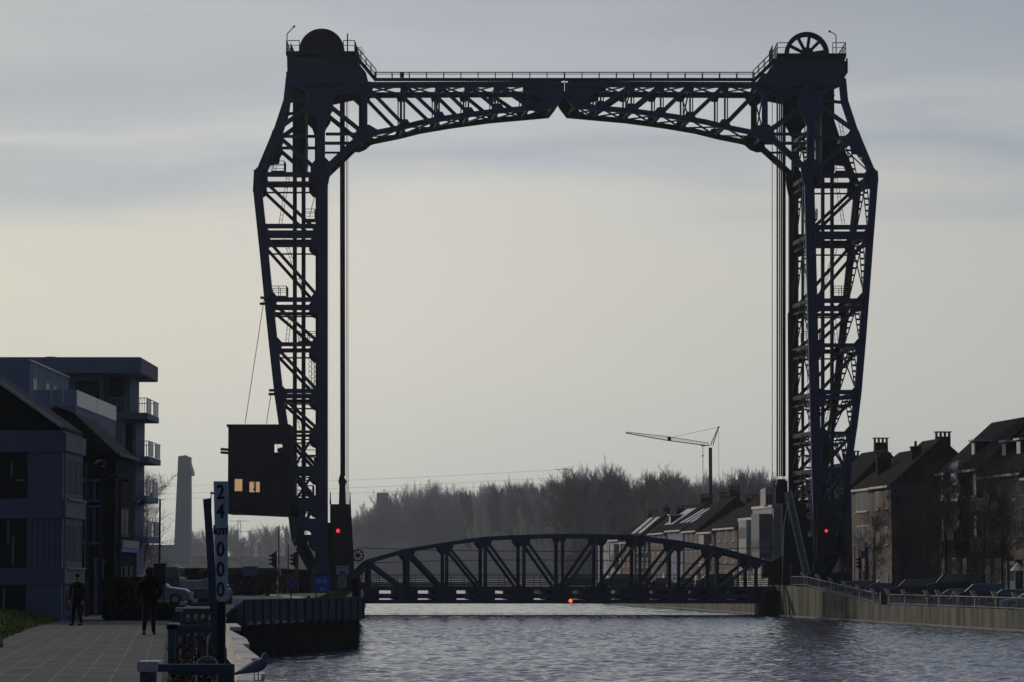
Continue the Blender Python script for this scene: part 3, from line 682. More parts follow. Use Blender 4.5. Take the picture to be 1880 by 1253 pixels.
for x0, x1, y0, y1 in ((431, 445, 880, 902), (458, 468, 885, 904), (470, 477, 885, 904)):
    a = P(x0, y1, 299.5); b = P(x1, y0, 299.5); mb = MB(); mb.box(a.x, b.x, 299.44, 299.49, a.z, b.z); fo = mb.build('window', 'lit', cb)
    fr = MB()
    for (u0, u1, v0, v1) in ((a.x - .06, b.x + .06, b.z, b.z + .07), (a.x - .06, b.x + .06, a.z - .07, a.z), (a.x - .06, a.x, a.z, b.z), (b.x, b.x + .06, a.z, b.z)): fr.box(u0, u1, 299.40, 299.49, v0, v1)
    fr.build('frame', 'dark', fo)
mb = MB()
for y in (825, 831): mb.cyl(P(405, y, 300), P(419, y + 1, 300), .13, n=8)
mb.cyl(P(466, 880, 299.3), P(467, 897, 299.3), .04, n=6); mb.ball(P(467, 899, 299.3), .14, 6); mb.ball(P(467, 879, 299.3), .1, 6); mb.build('lamp_bracket', 'dark', cb)
mb = MB()
for x in (430, 470, 510): mb.b2(x, 785, x, 943, .8, 299.46, .05)
mb.b2(419, 860, 535, 860, 1.2, 299.45, .05); mb.b2(419, 920, 535, 920, 1.5, 299.44, .06); mb.b2(418, 942, 548, 948, 3, 299.6, 5)
mb.p2([(508, 930), (548, 930), (548, 950), (530, 946)], 300, 4); mb.build('panel_seams', 'dark', cb)
# ------------------------------------------------------------------ lifting span
sp_ = T('lift_span', 'dark blue truss road span lowered across the canal with amber lamp below', 'bridge span', P(1040, 1108, 303))
NX = [678 + 71 * i for i in range(11)]; NX[-1] = 1388
TY = [1031, 1011, 999, 989, 985.5, 984, 984.5, 987, 996, 1008, 1027]
DS = DD * 6.3
def span_truss(rear):
    mb = MB(); off = DS if rear else Vector((0, 0, 0))
    b = lambda x1, y1, x2, y2, w, dep=.45, dy=0: mb.b2(x1, y1, x2, y2, w, 300.5, dep, off + Vector((0, dy, 0)))
    g = lambda pts, dep=.3, dy=.08: mb.p2(pts, 300.5, dep, off + Vector((0, dy, 0)))
    top = [(658, 1048)] + list(zip(NX, TY)) + [(1408, 1033)]
    for p, q in zip(top, top[1:]): b(p[0], p[1], q[0], q[1], 7)
    for i, (x, y) in enumerate(zip(NX, TY)):
        b(x, y, x, 1100, 6.5, .4)
        if i not in (0, 5): g([(x - 13, y + 1), (x + 13, y + 1), (x + 10, y + 12), (x + 4, y + 18), (x - 4, y + 18), (x - 10, y + 12)])
        else: g([(x - 9, y + 1), (x + 10, y + 1), (x + 4, y + 12), (x - 4, y + 12)])
        g([(x - 16, 1078), (x + 16, 1078), (x + 18, 1085), (x + 18, 1107), (x - 18, 1107), (x - 18, 1085)])
    for i in range(5): b(NX[i] + 3, TY[i] + 5, NX[i + 1] - 1, 1086, 7 if i < 2 else 5.5, .3)
    for i in range(5, 10): b(NX[i + 1] - 3, TY[i + 1] + 5, NX[i] + 1, 1086, 5.5, .3)
    b(656, 1081, 1420, 1081, 7); b(656, 1095, 1420, 1095, 8); b(656, 1105.5, 1420, 1105.5, 6)
    b(656, 1050, 662, 1108, 9); g([(655, 1048), (672, 1030), (690, 1034), (672, 1046), (664, 1056), (655, 1060)])
    return mb
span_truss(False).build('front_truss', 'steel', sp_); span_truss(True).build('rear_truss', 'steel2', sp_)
mb = MB(); a = P(656, 1082, 300.5); b = P(1430, 1078, 300.5)
mb.box(a.x, b.x - 0, 301, 306.6, a.z, b.z); 
for i in range(22):
    x = 656 + 35 * i; p = P(x, 1093, 300.5); mb.bar(p + Vector((0, .5, 0)), p + DS, .3, .9)
mb.build('road_deck', 'dark', sp_)
for off, nm in ((Vector((0, -.05, 0)), 'front'), (DS + Vector((0, .6, 0)), 'rear')):
    mb = MB()
    for y, wd in ((1056, 1.3), (1062, .9), (1066, .9), (1070, .9), (1074, .9)): mb.b2(658, y, 1432, y, wd, 300.5, .05, off)
    for i in range(24): mb.b2(664 + 32.8 * i, 1056, 664 + 32.8 * i, 1078, 1, 300.5, .05, off)
    mb.build('deck_railing', 'dark', sp_)
mb = MB(); c = P(1047.5, 1103.5, 300.3); mb.ball(c, .18, 12, (1, .6, 1)); mb.build('navigation_lamp', 'amber', sp_)
# hangers at the span ends
for Lf in (True, False):
    mb = MB()
    if Lf:
        mb.p2([(606, 926), (640, 926), (645, 950), (649, 1020), (651, 1078), (606, 1078)], 300.9, .7); mb.p2([(606, 930), (640, 930), (649, 1078), (606, 1078)], 304.5, .7)
        mb.p2([(640.5, 940), (642, 903), (643, 903), (645, 945)], 300.8, .2); mb.p2([(605, 926), (606, 903), (607, 903), (608, 926)], 300.8, .2)
        mb.p2([(622, 926), (623, 892), (621, 884), (624, 872), (630, 872), (636, 884), (634, 892), (635, 926)], 301.6, .4)
        mb.b2(650, 1085, 680, 1085, 30, 301, 5); mb.b2(612, 1092, 660, 1092, 28, 301, 4)
    else:
        mb.p2([(1447, 925), (1480, 925), (1484, 1000), (1476, 1078), (1436, 1078), (1440, 960)], 301.9, .7); mb.p2([(1436, 915), (1462, 915), (1462, 1078), (1410, 1078), (1412, 1034), (1436, 1020)], 305.5, .6)
        mb.p2([(1424, 900), (1428, 880), (1442, 880), (1446, 900), (1446, 925), (1424, 925)], 303.5, .5); mb.b2(1385, 1092, 1440, 1092, 30, 300.9, 5); mb.b2(1410, 1112, 1438, 1112, 24, 301.5, 3)
        mb.b2(1400, 1046, 1440, 1046, 30, 303.5, 2)
    o = mb.build('end_frame', 'dark', sp_)
    if Lf: m2 = MB(); m2.ball(P(620.5, 975, 300.85), .19, 12, (1, .5, 1)); m2.build('signal_lamp', 'redlight', o)
mb = MB(); c = P(657, 1020, 303); mb.ring(c, .62, .14, d=.3, n=24); mb.cyl(c + Vector((0, -.05, 0)), c + Vector((0, .35, 0)), .2, n=12)
for i in range(8): a = i * math.pi / 4; mb.bar(c + Vector((0, .15, 0)), c + Vector((.55 * math.cos(a), .15, .55 * math.sin(a))), .08, .1)
mb.build('rope_pulley', 'dark', sp_)
# floating boom under the span
mb = MB(); prev = None
for i in range(41):
    x = -15 + 39.5 * i / 40; p = Vector((x, 298 + .5 * math.sin(i * .7), .03)); 
    if prev is not None: mb.cyl(prev, p, .11, n=6)
    prev = p
tag(mb.build('floating_boom', 'dark'), 'thin dark floating boom stretched over the water before the truss span', 'boom')
# cables strung over the span
for k, (a, m_, b) in enumerate((((655, 1006), (1042, 1020), (1420, 1005)), ((655, 1035), (1042, 1019), (1430, 1042)))):
    mb = MB(); pr = None
    for i in range(21):
        t = i / 20; x = (1 - t) ** 2 * a[0] + 2 * t * (1 - t) * m_[0] + t * t * b[0]; y = (1 - t) ** 2 * a[1] + 2 * t * (1 - t) * m_[1] + t * t * b[1]; p = P(x, y, 312)
        if pr is not None: mb.cyl(pr, p, .035, n=5)
        pr = p
    tag(mb.build('overhead_cable', 'dark'), ('upper', 'lower')[k] + ' thin black cable strung behind the road span truss', 'cable', 'cables behind the span')
# ================================================================== LEFT BANK: FENCES, SIGNS
# blue picket fence hung along the pier wall
pf = T('picket_fence', 'blue picket fence running round the edge of the left pier', 'fence', (-11, 160, GZ))
L3 = [(-11.2, 120), (-13.55, 150), (-8.75, 171), (-9.9, 196), (-12.6, 250)]
mr = MB(); mpk = MB(); mpn = MB(); mst = MB()
for si, ((a, b), (c, d)) in enumerate(zip(L3, L3[1:])):
    A = Vector((a, b, 0)); B = Vector((c, d, 0)); n = Vector((d - b, -(c - a), 0)).normalized(); L = (B - A).length
    mr.bar(A + n * .55 + Vector((0, 0, 2.74)), B + n * .55 + Vector((0, 0, 2.74)), .1, .09); mr.bar(A + n * .55 + Vector((0, 0, 1.75)), B + n * .55 + Vector((0, 0, 1.75)), .06, .07)
    k = int(L / 1.35)
    for i in range(k):
        q = A.lerp(B, (i + .5) / k) + n * .55; e = (B - A).normalized() * (.2 + .12 * ((i * 7) % 3 == 0))
        mpk.hexa([q - e + Vector((0, 0, 1.5)), q + e + Vector((0, 0, 1.5)), q + e + n * .06 + Vector((0, 0, 1.5)), q - e + n * .06 + Vector((0, 0, 1.5)), q - e + Vector((0, 0, 2.7)), q + e + Vector((0, 0, 2.7)), q + e + n * .06 + Vector((0, 0, 2.7)), q - e + n * .06 + Vector((0, 0, 2.7))])
    q0 = A + n * .48; q1 = B + n * .48; zl = 1.78
    mpn.hexa([q0 + Vector((0, 0, zl)), q1 + Vector((0, 0, zl - .25 * (si == 1))), q1 + n * .05 + Vector((0, 0, zl - .25 * (si == 1))), q0 + n * .05 + Vector((0, 0, zl)), q0 + Vector((0, 0, 2.7)), q1 + Vector((0, 0, 2.7)), q1 + n * .05 + Vector((0, 0, 2.7)), q0 + n * .05 + Vector((0, 0, 2.7))])
    if si < 2:
        q1 = A.lerp(B, .5) + n * .45 if si == 1 else B + n * .45; q0 = A + n * .45; mst.hexa([q0 + Vector((0, 0, 1.56)), q1 + Vector((0, 0, 1.56)), q1 + n * .04 + Vector((0, 0, 1.56)), q0 + n * .04 + Vector((0, 0, 1.56)), q0 + Vector((0, 0, 1.775)), q1 + Vector((0, 0, 1.775)), q1 + n * .04 + Vector((0, 0, 1.775)), q0 + n * .04 + Vector((0, 0, 1.775))])
mst.build('pale_strip', 'zinc', pf)
mr.build('rails', 'fencepanel', pf); mpk.build('pickets', 'bluefence', pf); mpn.build('solid_panel', 'fencepanel', pf)
fd = T('fender_posts', 'row of dark timber fender posts at the right corner of the left pier', 'fender', P(650, 1131, 200))
for i in range(9):
    mb = MB(); Y = 176 + i * 9; x = -8.85 - (Y - 171) * .048; mb.cyl((x + .25, Y, -.5), (x + .2, Y, 3.2 + .5 * (i % 3 == 0)), .16, n=8); mb.build('fender_post', 'darkwall', fd)
# ------------------------------------------------------------------ pale plank capping along the canal edge
cp = T('timber_capping', 'weathered pale plank capping zigzagging along the canal edge under the gull', 'fence', (-3, 34, GZ))
zz = [(8, .0), (24, .0), (33.5, .0), (41, .13), (50, .02), (52, .30), (61, .22), (70, -.05), (72, .12), (84, .05), (104, 0)]
segs = [(20, 32.2, 0, 0), (32.4, 35, .0, .06), (35.2, 41.5, .10, .02), (41.7, 50.2, .16, .0), (50.4, 54.5, .12, .12), (54.8, 66.5, .12, -.22), (66.8, 71.5, .15, .1), (72, 78, -.2, -.2), (79, 104, -.1, -.1)]
for i, (a, b, o1, o2) in enumerate(segs):
    mb = MB(); p = Vector((qx(a) + .1 + o1, a, 2.84)); q = Vector((qx(b) + .1 + o2, b, 2.84)); mb.bar(p, q, .25, .08)
    mb.bar(p + Vector((-.10, 0, -.1)), q + Vector((-.10, 0, -.1)), .04, .18); mb.build('plank', 'plank', cp)
for Y in [30, 36, 41.6, 50.3, 54.6, 60, 66.6, 72, 80, 90, 100]:
    mb = MB(); x = qx(Y) + .04; mb.box(x - .13, x + .11, Y - .12, Y + .12, 1.2, 2.72); mb.build('post', 'bluewood', cp)
mb = MB()
for (a, b), (c, d) in zip([(qx(20), 20), (qx(104), 104)], [(qx(104), 104)]):
    mb.hexa([(a, b, -.5), (a + .1, b, -.5), (c + .1, d, -.5), (c, d, -.5), (a, b, 2.3), (a + .1, b, 2.3), (c + .1, d, 2.3), (c, d, 2.3)])
mb.build('board_wall', 'darkwall', cp)
# ------------------------------------------------------------------ short timber barriers across the planted strip
def barrier(Y, label, xl, xr, top=3.08, w=.16, far=False):
    t = T('timber_barrier', label, 'barrier', ((xl + xr) / 2, Y, GZ), 0, 'timber barriers across the planted strip')
    for x in ((xl + w / 2, xr - w / 2) if not far else (xl + w / 2,)):
        mb = MB(); mb.box(x - w / 2, x + w / 2, Y - w / 2, Y + w / 2, GZ - .4, top - .1); mb.build('post', 'bluewood', t)
    mb = MB(); mb.box(xl - .02, xr, Y - .06, Y + .07, top - .1, top - .02); mb.build('rail', 'bluewood', t)
    mb = MB(); mb.box(xl + .26, xr - .02, Y + .26, Y + .34, top - .14, top - .035); mb.build('rear_rail', 'bluewood', t)
    mb = MB(); mb.box(xl - .03, xl + w + .03, Y - w / 2, Y + .42, top - .098, top + .01); mb.build('post_cap', 'zinc', t)
    return t
def X_at(px, Y): return (px - 940) / F * Y
barrier(33, 'nearest wide blue timber barrier with a pale post cap beside the gull', X_at(262, 33), X_at(432, 33), top=CAMZ - 160 / F * 33)
barrier(54, 'second blue timber barrier, behind the gull and the nearest barrier', X_at(312, 54), X_at(403, 54), top=CAMZ - 90 / F * 54, w=.12)
barrier(82, 'third blue timber barrier with a lit left end beyond the planting', X_at(327, 82), X_at(400, 82), top=CAMZ - 61 / F * 82, w=.14)
barrier(99, 'farthest small blue timber barrier near the parked cars', X_at(334, 99), X_at(400, 99), top=CAMZ - 50 / F * 99, w=.14)
for Y, lab in ((60, 'low blue board screen just behind the second timber barrier'), (88, 'low blue board screen between the two farthest barriers')):
    t = T('board_screen', lab, 'screen', (X_at(360, Y), Y, GZ)); n = 5; x0 = X_at(324, Y); x1 = X_at(392, Y)
    for i in range(n):
        mb = MB(); a = x0 + (x1 - x0) * i / n; mb.box(a, a + (x1 - x0) / n * .5, Y, Y + .03, GZ - .1, GZ + .62); mb.build('board', 'bluewood', t)
    mb = MB(); mb.box(x0, x1, Y - .03, Y - .001, GZ + .5, GZ + .6); mb.build('rail', 'bluewood', t)
def bush(name, label, x0, x1, y0, y1, z0, z1, m, n, group=None, s=.06, cat='shrub', stem='bark', stems=40, skew=0.0):
    ym = (y0 + y1) / 2
    t = T(name, label, cat, ((x0 + x1) / 2, (y0 + y1) / 2, z0), 0, group); mb = MB(); ms = MB()
    for _ in range(stems):
        p = Vector((random.uniform(x0, x1), random.uniform(y0, y1), z0)); d = Vector((random.uniform(-.3, .3), random.uniform(-.3, .3), 1)) * (z1 - z0) * random.uniform(.6, 1.05); ms.cyl(p, p + d, .015, .004, 3, False)
        for k in range(3): c = p + d * random.uniform(.3, .8); ms.cyl(c, c + Vector((random.uniform(-.3, .3), random.uniform(-.3, .3), .25)) * (z1 - z0) * .8, .008, .003, 3, False)
    for _ in range(n):
        c = Vector((random.uniform(x0, x1), random.uniform(y0, y1), z0 + (z1 - z0) * random.random() ** .8)); a = Vector([random.gauss(0, 1) for _ in range(3)]).normalized() * s; b = Vector([random.gauss(0, 1) for _ in range(3)]).normalized() * s
        k = mb.add([c - a, c + b, c + a, c - b]); mb.face((k, k + 1, k + 2, k + 3))
    for q in (ms, mb):
        for v in q.v: v.x += skew * (v.y - ym)
    ms.build('stems', stem, t); mb.build('foliage', m, t); return t
M['deadleaf'] = mat('dead_brown_leaves', (.03, .021, .011), .9, 0, (.016, .013, .008), 6, spec=.1)
for i, (Y0, Y1, h, lab) in enumerate(((35, 40, .35, 'lowest dry brown planting right behind the nearest barrier'), (42, 52, .45, 'dry brown planting between the first two barriers'), (56, 74, .6, 'leggy dry planting behind the second barrier'), (84, 97, .55, 'dry planting between the two farthest barriers'))):
    bush('dry_shrub', lab, px_((Y0 + Y1) / 2) + .15, qx((Y0 + Y1) / 2) - .25, Y0, Y1, GZ, GZ + h * .6, 'deadleaf', 900, 'dry planting in the strip', .028, stems=90, skew=-.103)
# curved tops of two hoops with bright spots (small bollard lamps)
for (px1, py1, Y, lab) in ((372, 1206, 41, 'bright curved steel hoop in the bed beside the nearest barrier'), (387, 1160, 56, 'small curved steel hoop in the bed near the second barrier')):
    mb = MB(); c = P(px1 + 8, py1 + 3, Y); pr = None
    for i in range(9):
        a = math.pi * i / 8; p = Vector((c.x + .14 * math.cos(a), Y, c.z - .1 + .12 * math.sin(a)))
        if pr: mb.cyl(pr, p, .016, n=6)
        pr = p
    for s_ in (-.14, .14): mb.cyl((c.x + s_, Y, GZ - .02), (c.x + s_, Y, c.z - .1), .016, n=6)
    tag(mb.build('cycle_hoop', 'galv'), lab, 'hoop', 'steel hoops in the bed')
# ------------------------------------------------------------------ kilometre board
YK = 45; cxk = P(405, 1000, YK)
kb = T('kilometre_board', 'tall narrow pale kilometre board reading 24 km 000', 'sign', (cxk.x, YK, GZ))
mb = MB(); mb.p2([(392, 884), (418.5, 884), (418, 1099), (414, 1105), (401, 1105), (397, 1099)], YK, .03); mb.build('board', 'kmboard', kb)
kz = wl(kb)
for ch, y, sz_ in (('2', 905, .29), ('4', 940, .29), ('km', 974, .185), ('0', 1010, .29), ('0', 1047, .29), ('0', 1084, .29)):
    p = P(405, y, YK); text_part(ch, sz_, 'black', kb, (p.x - kz.x, -.006, p.z - kz.z), .003, name='numeral' if ch != 'km' else 'unit_letters', sx=.82 if ch != 'km' else .95, bold=.006)
mb = MB(); mb.box(cxk.x - .05, cxk.x + .07, YK + .04, YK + .14, GZ - .6, P(405, 1099, YK).z + .5); mb.build('post', 'dark', kb)
mb = MB(); a = P(386, 905, YK); mb.box(a.x, a.x + .07, YK + .05, YK + .08, a.z - .02, a.z + .01); mb.box(a.x, a.x + .012, YK + .05, YK + .08, a.z - .5, a.z + .02); mb.build('bracket', 'dark', kb)
mb = MB(); mb.prism([P(372.5, 917, 46.2), P(386, 915, 46.2), P(401, 1130, 46.2), P(409, 1250, 46.2), P(393, 1250, 46.2), P(385, 1080, 46.2)], (0, .05, 0)); mb.prism([P(372.5, 917, 46.2) + Vector((0, .05, 0)), P(374.5, 917, 46.2) + Vector((0, .05, 0)), P(395, 1250, 46.2) + Vector((0, .05, 0)), P(393, 1250, 46.2) + Vector((0, .05, 0))], (0, .1, 0))
stl = T('steel_pile', 'leaning dark blue steel pile standing left of the kilometre board', 'pile', P(401, 1240, 46.2)); mb.build('beam', 'bluewood', stl)
mb = MB()
for x in (376, 381): mb.cyl(P(x, 923, 46.19), P(x, 923, 46.15), .006, n=6)
mb.build('bolts', 'galv', stl)
# ------------------------------------------------------------------ gull
gl = T('seagull', 'grey gull with a dark tail standing on the pale plank capping', 'bird', (X_at(466, 32.9), 32.9, 2.88))
gx = lambda px, py: ((px - 466) / F * 32.9, 0, CAMZ - (py - 1055) / F * 32.9 - 2.88)
def gp(px, py, y=0): a = gx(px, py); return (a[0], y, a[2])
mb = MB(); sp2 = [(431, 1237.5, 1.2, .014), (440, 1234, 3.2, .028), (450, 1230, 6, .045), (460, 1226.5, 8.8, .058), (470, 1223.3, 11, .064), (478, 1220, 12, .060), (485.5, 1215.5, 9.5, .048), (487.2, 1209, 6, .030), (488.4, 1204.2, 6.4, .031), (489.6, 1200, 4.6, .024), (490.4, 1197.6, 1.4, .006)]
kk = []
for i, (a, b, hh, ww_) in enumerate(sp2):
    p0 = Vector(gp(*sp2[max(0, i - 1)][:2])); p1 = Vector(gp(*sp2[min(len(sp2) - 1, i + 1)][:2])); d = (p1 - p0).normalized(); n = Vector((-d.z, 0, d.x)); c = Vector(gp(a, b)); hm_ = hh / F * 32.9
    kk.append(mb.add([c + n * hm_ * math.cos(2 * math.pi * q / 16) + Vector((0, ww_, 0)) * math.sin(2 * math.pi * q / 16) for q in range(16)]))
for a, b in zip(kk, kk[1:]):
    for q in range(16): r_ = (q + 1) % 16; mb.cur = 0 if a >= kk[1] else 1; mb.face((a + q, a + r_, b + r_, b + q))
mb.cur = 1; mb.face([kk[0] + q for q in range(16)]); mb.cur = 0; mb.face([kk[-1] + q for q in reversed(range(16))]); mb.build('body', ['gull', 'gulld'], gl, local=True, smooth=True)
for s_ in (-1, 1):
    mb = MB(); pts = [gp(477, 1214, 0), gp(470, 1213.5, 0), gp(456, 1220, 0), gp(441, 1230, 0), gp(428, 1238, 0), (gp(446, 1234, 0)), gp(462, 1229, 0), gp(474, 1222, 0)]
    n = len(pts); ctr = Vector(gp(460, 1226, 0)); inn = [Vector(p) + Vector((0, s_ * (.050 if i not in (3, 4, 5) else (.03, .012, .034)[i - 3]), 0)) for i, p in enumerate(pts)]
    k = mb.add(inn); kc = mb.add([ctr + Vector((0, s_ * .066, 0))]); kb_ = mb.add([ctr + Vector((0, s_ * .03, 0))])
    for i in range(n): j = (i + 1) % n; mb.face((k + i, k + j, kc)); mb.face((k + j, k + i, kb_))
    mb.build('wing', 'gull', gl, local=True, smooth=True)
mb = MB(); mb.cyl(gp(492, 1205), gp(499, 1207.5), .009, .002, 8); mb.build('beak', 'gullr', gl, local=True)
for px0, y_ in ((469, -.018), (476, .018)):
    mb = MB(); mb.cyl(gp(px0, 1230, y_), gp(px0 + 1, 1258.3, y_), .0055, n=6); f_ = Vector((gp(px0 + 1, 1258.3, y_)[0], y_, .004))
    for a in (-.5, 0, .5): mb.bar(f_, f_ + Vector((.045 * math.cos(a), .045 * math.sin(a), 0)), .008, .006)
    mb.build('leg', 'gullr', gl, local=True)
for y_ in (-.024, .024): mb = MB(); mb.ball(gp(490.5, 1201.5, y_ * 1.15), .0045, 8); mb.build('eye', 'black', gl, local=True)
# ================================================================== PEOPLE
def hand(parent, wrist, d, side, m='skin'):
    d = Vector(d).normalized(); n = Vector((side, 0, 0)); f = Vector((0, 1, 0))
    nodes = [(wrist, (.022, .026)), (Vector(wrist) + d * .05, (.018, .036)), (Vector(wrist) + d * .095, (.014, .038))]; edges = [(0, 1), (1, 2)]
    for i, (o, L) in enumerate(((-.03, .062), (-.01, .075), (.01, .07), (.03, .055))):
        b = Vector(wrist) + d * .095 + f * o; m1 = b + d * L * .55 - n * .004; e = b + d * L * .9 - n * .018; k = len(nodes); nodes += [(b, .009), (m1, .0085), (e, .0075)]; edges += [(2, k), (k, k + 1), (k + 1, k + 2)]
    t0 = Vector(wrist) + d * .035 + f * .035; t1 = t0 + f * .02 + d * .035 - n * .01; k = len(nodes); nodes += [(t0, .01), (t1, .009), (t1 + d * .03, .008)]; edges += [(1, k), (k, k + 1), (k + 1, k + 2)]
    return skin_mesh('hand', nodes, edges, m, parent, 1)
def person(label, loc, rz, h, pocket, stride, coat, hood, legw=1.0, bag=False):
    t = T('person', label, 'person', loc, rz); s = h / 1.75
    V3 = lambda x, y, z: Vector((x, y, z)) * s
    hz = .93
    A = stride
    nodes = [(V3(0, 0, hz), (.20 * s, .15 * s)), (V3(0, .01, 1.12), (.205 * s, .15 * s)), (V3(0, 0, 1.32), (.225 * s, .155 * s)), (V3(0, 0, 1.44), (.16 * s, .105 * s)), (V3(0, .01, 1.52), (.058 * s, .06 * s)), (V3(0, .02, 1.60), (.074 * s, .09 * s)), (V3(0, .02, 1.69), (.070 * s, .086 * s))]
    e = [(0, 1), (1, 2), (2, 3), (3, 4), (4, 5), (5, 6)]
    for sd_ in (-1, 1):
        k = len(nodes); el = V3(sd_ * (.30 if pocket else .27), -.03 if pocket else -.02, 1.12); wr = V3(sd_ * (.215 if pocket else .275), .09 if pocket else .05, .93 if pocket else .88)
        nodes += [(V3(sd_ * .18, 0, 1.37), .095 * s), (V3(sd_ * .26, -.01, 1.28), .085 * s), (el, .075 * s), (wr, .052 * s)]; e += [(3, k), (k, k + 1), (k + 1, k + 2), (k + 2, k + 3)]
        hand(t, wr + V3(0, 0, -.02), (0, .1, -1) if not pocket else (-sd_ * .5, .5, -.6), sd_)
        k = len(nodes); st = A * sd_
        nodes += [(V3(sd_ * .085, 0, .86), .115 * s * legw), (V3(sd_ * .10, .04 + st * .12, .50), .082 * s * legw), (V3(sd_ * .115, -.02 + st * .25, .05 + (.03 if st < 0 else 0)), .056 * s * legw)]; e += [(0, k), (k, k + 1), (k + 1, k + 2)]
        sh = MB(); c = V3(sd_ * .12, .04 + st * .25, 0); sh.ball(c + V3(0, .03, .045), .06 * s, 10, (.8, 2.1, .75)); sh.ball(c + V3(0, -.07, .05), .05 * s, 8, (.8, 1, 1.0)); sh.box(c.x - .045 * s, c.x + .045 * s, c.y - .11 * s, c.y + .14 * s, 0.001, .022 * s); sh.build('shoe', 'shoe', t, local=True, smooth=False)
    def mf(c):
        z = c.z / s
        if z > 1.52: return 2
        if z > .88: return 0
        return 1
    skin_mesh('body', nodes, e, [coat, 'jeans', 'skin'], t, 2, mf)
    # coat skirt
    mb = MB(); n = 18
    prof = [(1.05, .20, .15), (.92, .215, .165), (.78, .21, .165)]
    ks = [mb.add([V3(a * math.cos(2 * math.pi * i / n), b * math.sin(2 * math.pi * i / n), z) for i in range(n)]) for z, a, b in prof]
    for q in range(2):
        for i in range(n): j = (i + 1) % n; mb.face((ks[q] + i, ks[q] + j, ks[q + 1] + j, ks[q + 1] + i))
    mb.build('coat_hem', coat, t, local=True, smooth=True)
    # head details
    mb = MB(); mb.ball(V3(0, .115, 1.655), .016 * s, 6, (.8, 1.2, 1.4)); mb.build('nose', 'skin', t, local=True)
    for sd_ in (-1, 1):
        mb = MB(); mb.ball(V3(sd_ * .03, .098, 1.675), .011 * s, 6); mb.build('eye', 'black', t, local=True)
        mb = MB(); mb.ball(V3(sd_ * .078, .01, 1.66), .022 * s, 6, (.5, .9, 1.3)); mb.build('ear', 'skin', t, local=True)
    mb = MB(); mb.bar(V3(-.024, .106, 1.615), V3(.024, .106, 1.615), .008 * s, .01 * s); mb.build('mouth', 'signred', t, local=True)
    if hood == 'hood':
        mb = MB(); mb.ball(V3(0, -.01, 1.665), .118 * s, 16, (.92, .98, 1.02)); mb.ball(V3(0, -.03, 1.53), .12 * s, 12, (1.25, .95, .6)); mb.build('hood', coat, t, local=True, smooth=True)
    else:
        mb = MB(); mb.ball(V3(0, -.012, 1.70), .095 * s, 14, (.88, 1.0, .85)); mb.build('hair', 'cloth', t, local=True, smooth=True)
        mb = MB(); mb.ball(V3(0, 0, 1.505), .1 * s, 12, (1.15, 1, .42)); mb.build('scarf', 'greyc', t, local=True, smooth=True)
    if bag:
        mb = MB(); mb.ball(V3(0, -.16, 1.24), .17 * s, 12, (.9, .55, 1.25)); mb.build('backpack', 'cloth', t, local=True, smooth=True)
    return t
YA = 84; person('person in a black hooded coat and dark trousers walking away on the path, nearer', (X_at(276, YA), YA, GZ), .05, 1.78, True, .75, 'cloth', 'hood', 1.0, False)
YB = 99; person('person in a black jacket and pale grey scarf standing by the grass', (X_at(144, YB), YB, GZ), math.pi - .5, 1.62, False, .35, 'cloth', 'hair', .95, False)
# litter on path
mb = MB(); c = (X_at(164, 71), 71, GZ + .004); mb.box(c[0] - .1, c[0] + .1, 70.9, 71.1, GZ + .002, GZ + .012); tag(mb.build('paper_scrap', 'white'), 'small white scrap of paper lying on the path slabs', 'litter')
# ================================================================== LEFT BUILDINGS
def mullion_window(parent, x0, x1, y0, y1, z0, z1, axis='y', nv=2, nh=1, m='glass', fm='dark', fw=.08, face=-1):
    """axis y: window in a wall facing -Y at y=y0; axis x: in a wall facing +X or -X at x=x0"""
    g = MB(); f = MB()
    if axis == 'y':
        f.box(x0, x1, y0 - .04, y0 - .002, z0, z0 + fw); f.box(x0, x1, y0 - .04, y0 - .002, z1 - fw, z1)
        for i in range(nv + 1): x = x0 + (x1 - x0 - fw) * i / nv; f.box(x, x + fw, y0 - .037, y0 - .004, z0 + fw, z1 - fw)
        g.box(x0 + fw, x1 - fw, y0 - .02, y0 - .006, z0 + fw, z1 - fw)
    else:
        s = face; a, b = sorted((x0 + s * .002, x0 + s * .04)); f.box(a, b, y0, y1, z0, z0 + fw); f.box(a, b, y0, y1, z1 - fw, z1)
        for i in range(nv + 1): y = y0 + (y1 - y0 - fw) * i / nv; f.box(a + .002, b - .002, y, y + fw, z0 + fw, z1 - fw)
        a2, b2_ = sorted((x0 + s * .006, x0 + s * .02)); g.box(a2, b2_, y0 + fw, y1 - fw, z0 + fw, z1 - fw)
    o = f.build('window', fm, parent); g.build('pane', m, o); return o
Z = lambda py, Y: P(940, py, Y).z
# house 1, nearest
Y1 = 109.0; xr = X_at(115, Y1)
h1 = T('gabled_house', 'nearest dark blue house with a black gable at the left edge', 'house', (xr - 4, Y1, GZ))
mb = MB(); mb.box(-27, xr, Y1, 114, GZ - .3, Z(790, Y1)); mb.build('wall', 'bluewall2', h1)
ze = Z(790, Y1); ridge = Vector((-22.2, 0, ze + 6.4 * .70))
mb = MB(); mb.prism([(xr - .02, Y1 - .01, ze + .002), ridge + Vector((0, Y1 - .01, .0)), (-28.4, Y1 - .01, ze + .002)], (0, 5, 0)); mb.build('gable', 'blackroof', h1)
mb = MB()
mb.bar((xr + .02, Y1 - .2, ze + .1), (-22.2, Y1 - .2, ridge.z + .16), .12, .16, up=(0, 1, 0)); mb.build('verge', 'zinc', h1)
mb = MB(); mb.prism([(xr + .03, Y1 - .1, ze + .02), (xr + .03, Y1 - .1, ze + .12), (-22.2, Y1 - .1, ridge.z + .18), (-22.2, Y1 - .1, ridge.z + .02)], (0, 5.1, 0)); mb.build('roof', 'blackroof', h1)
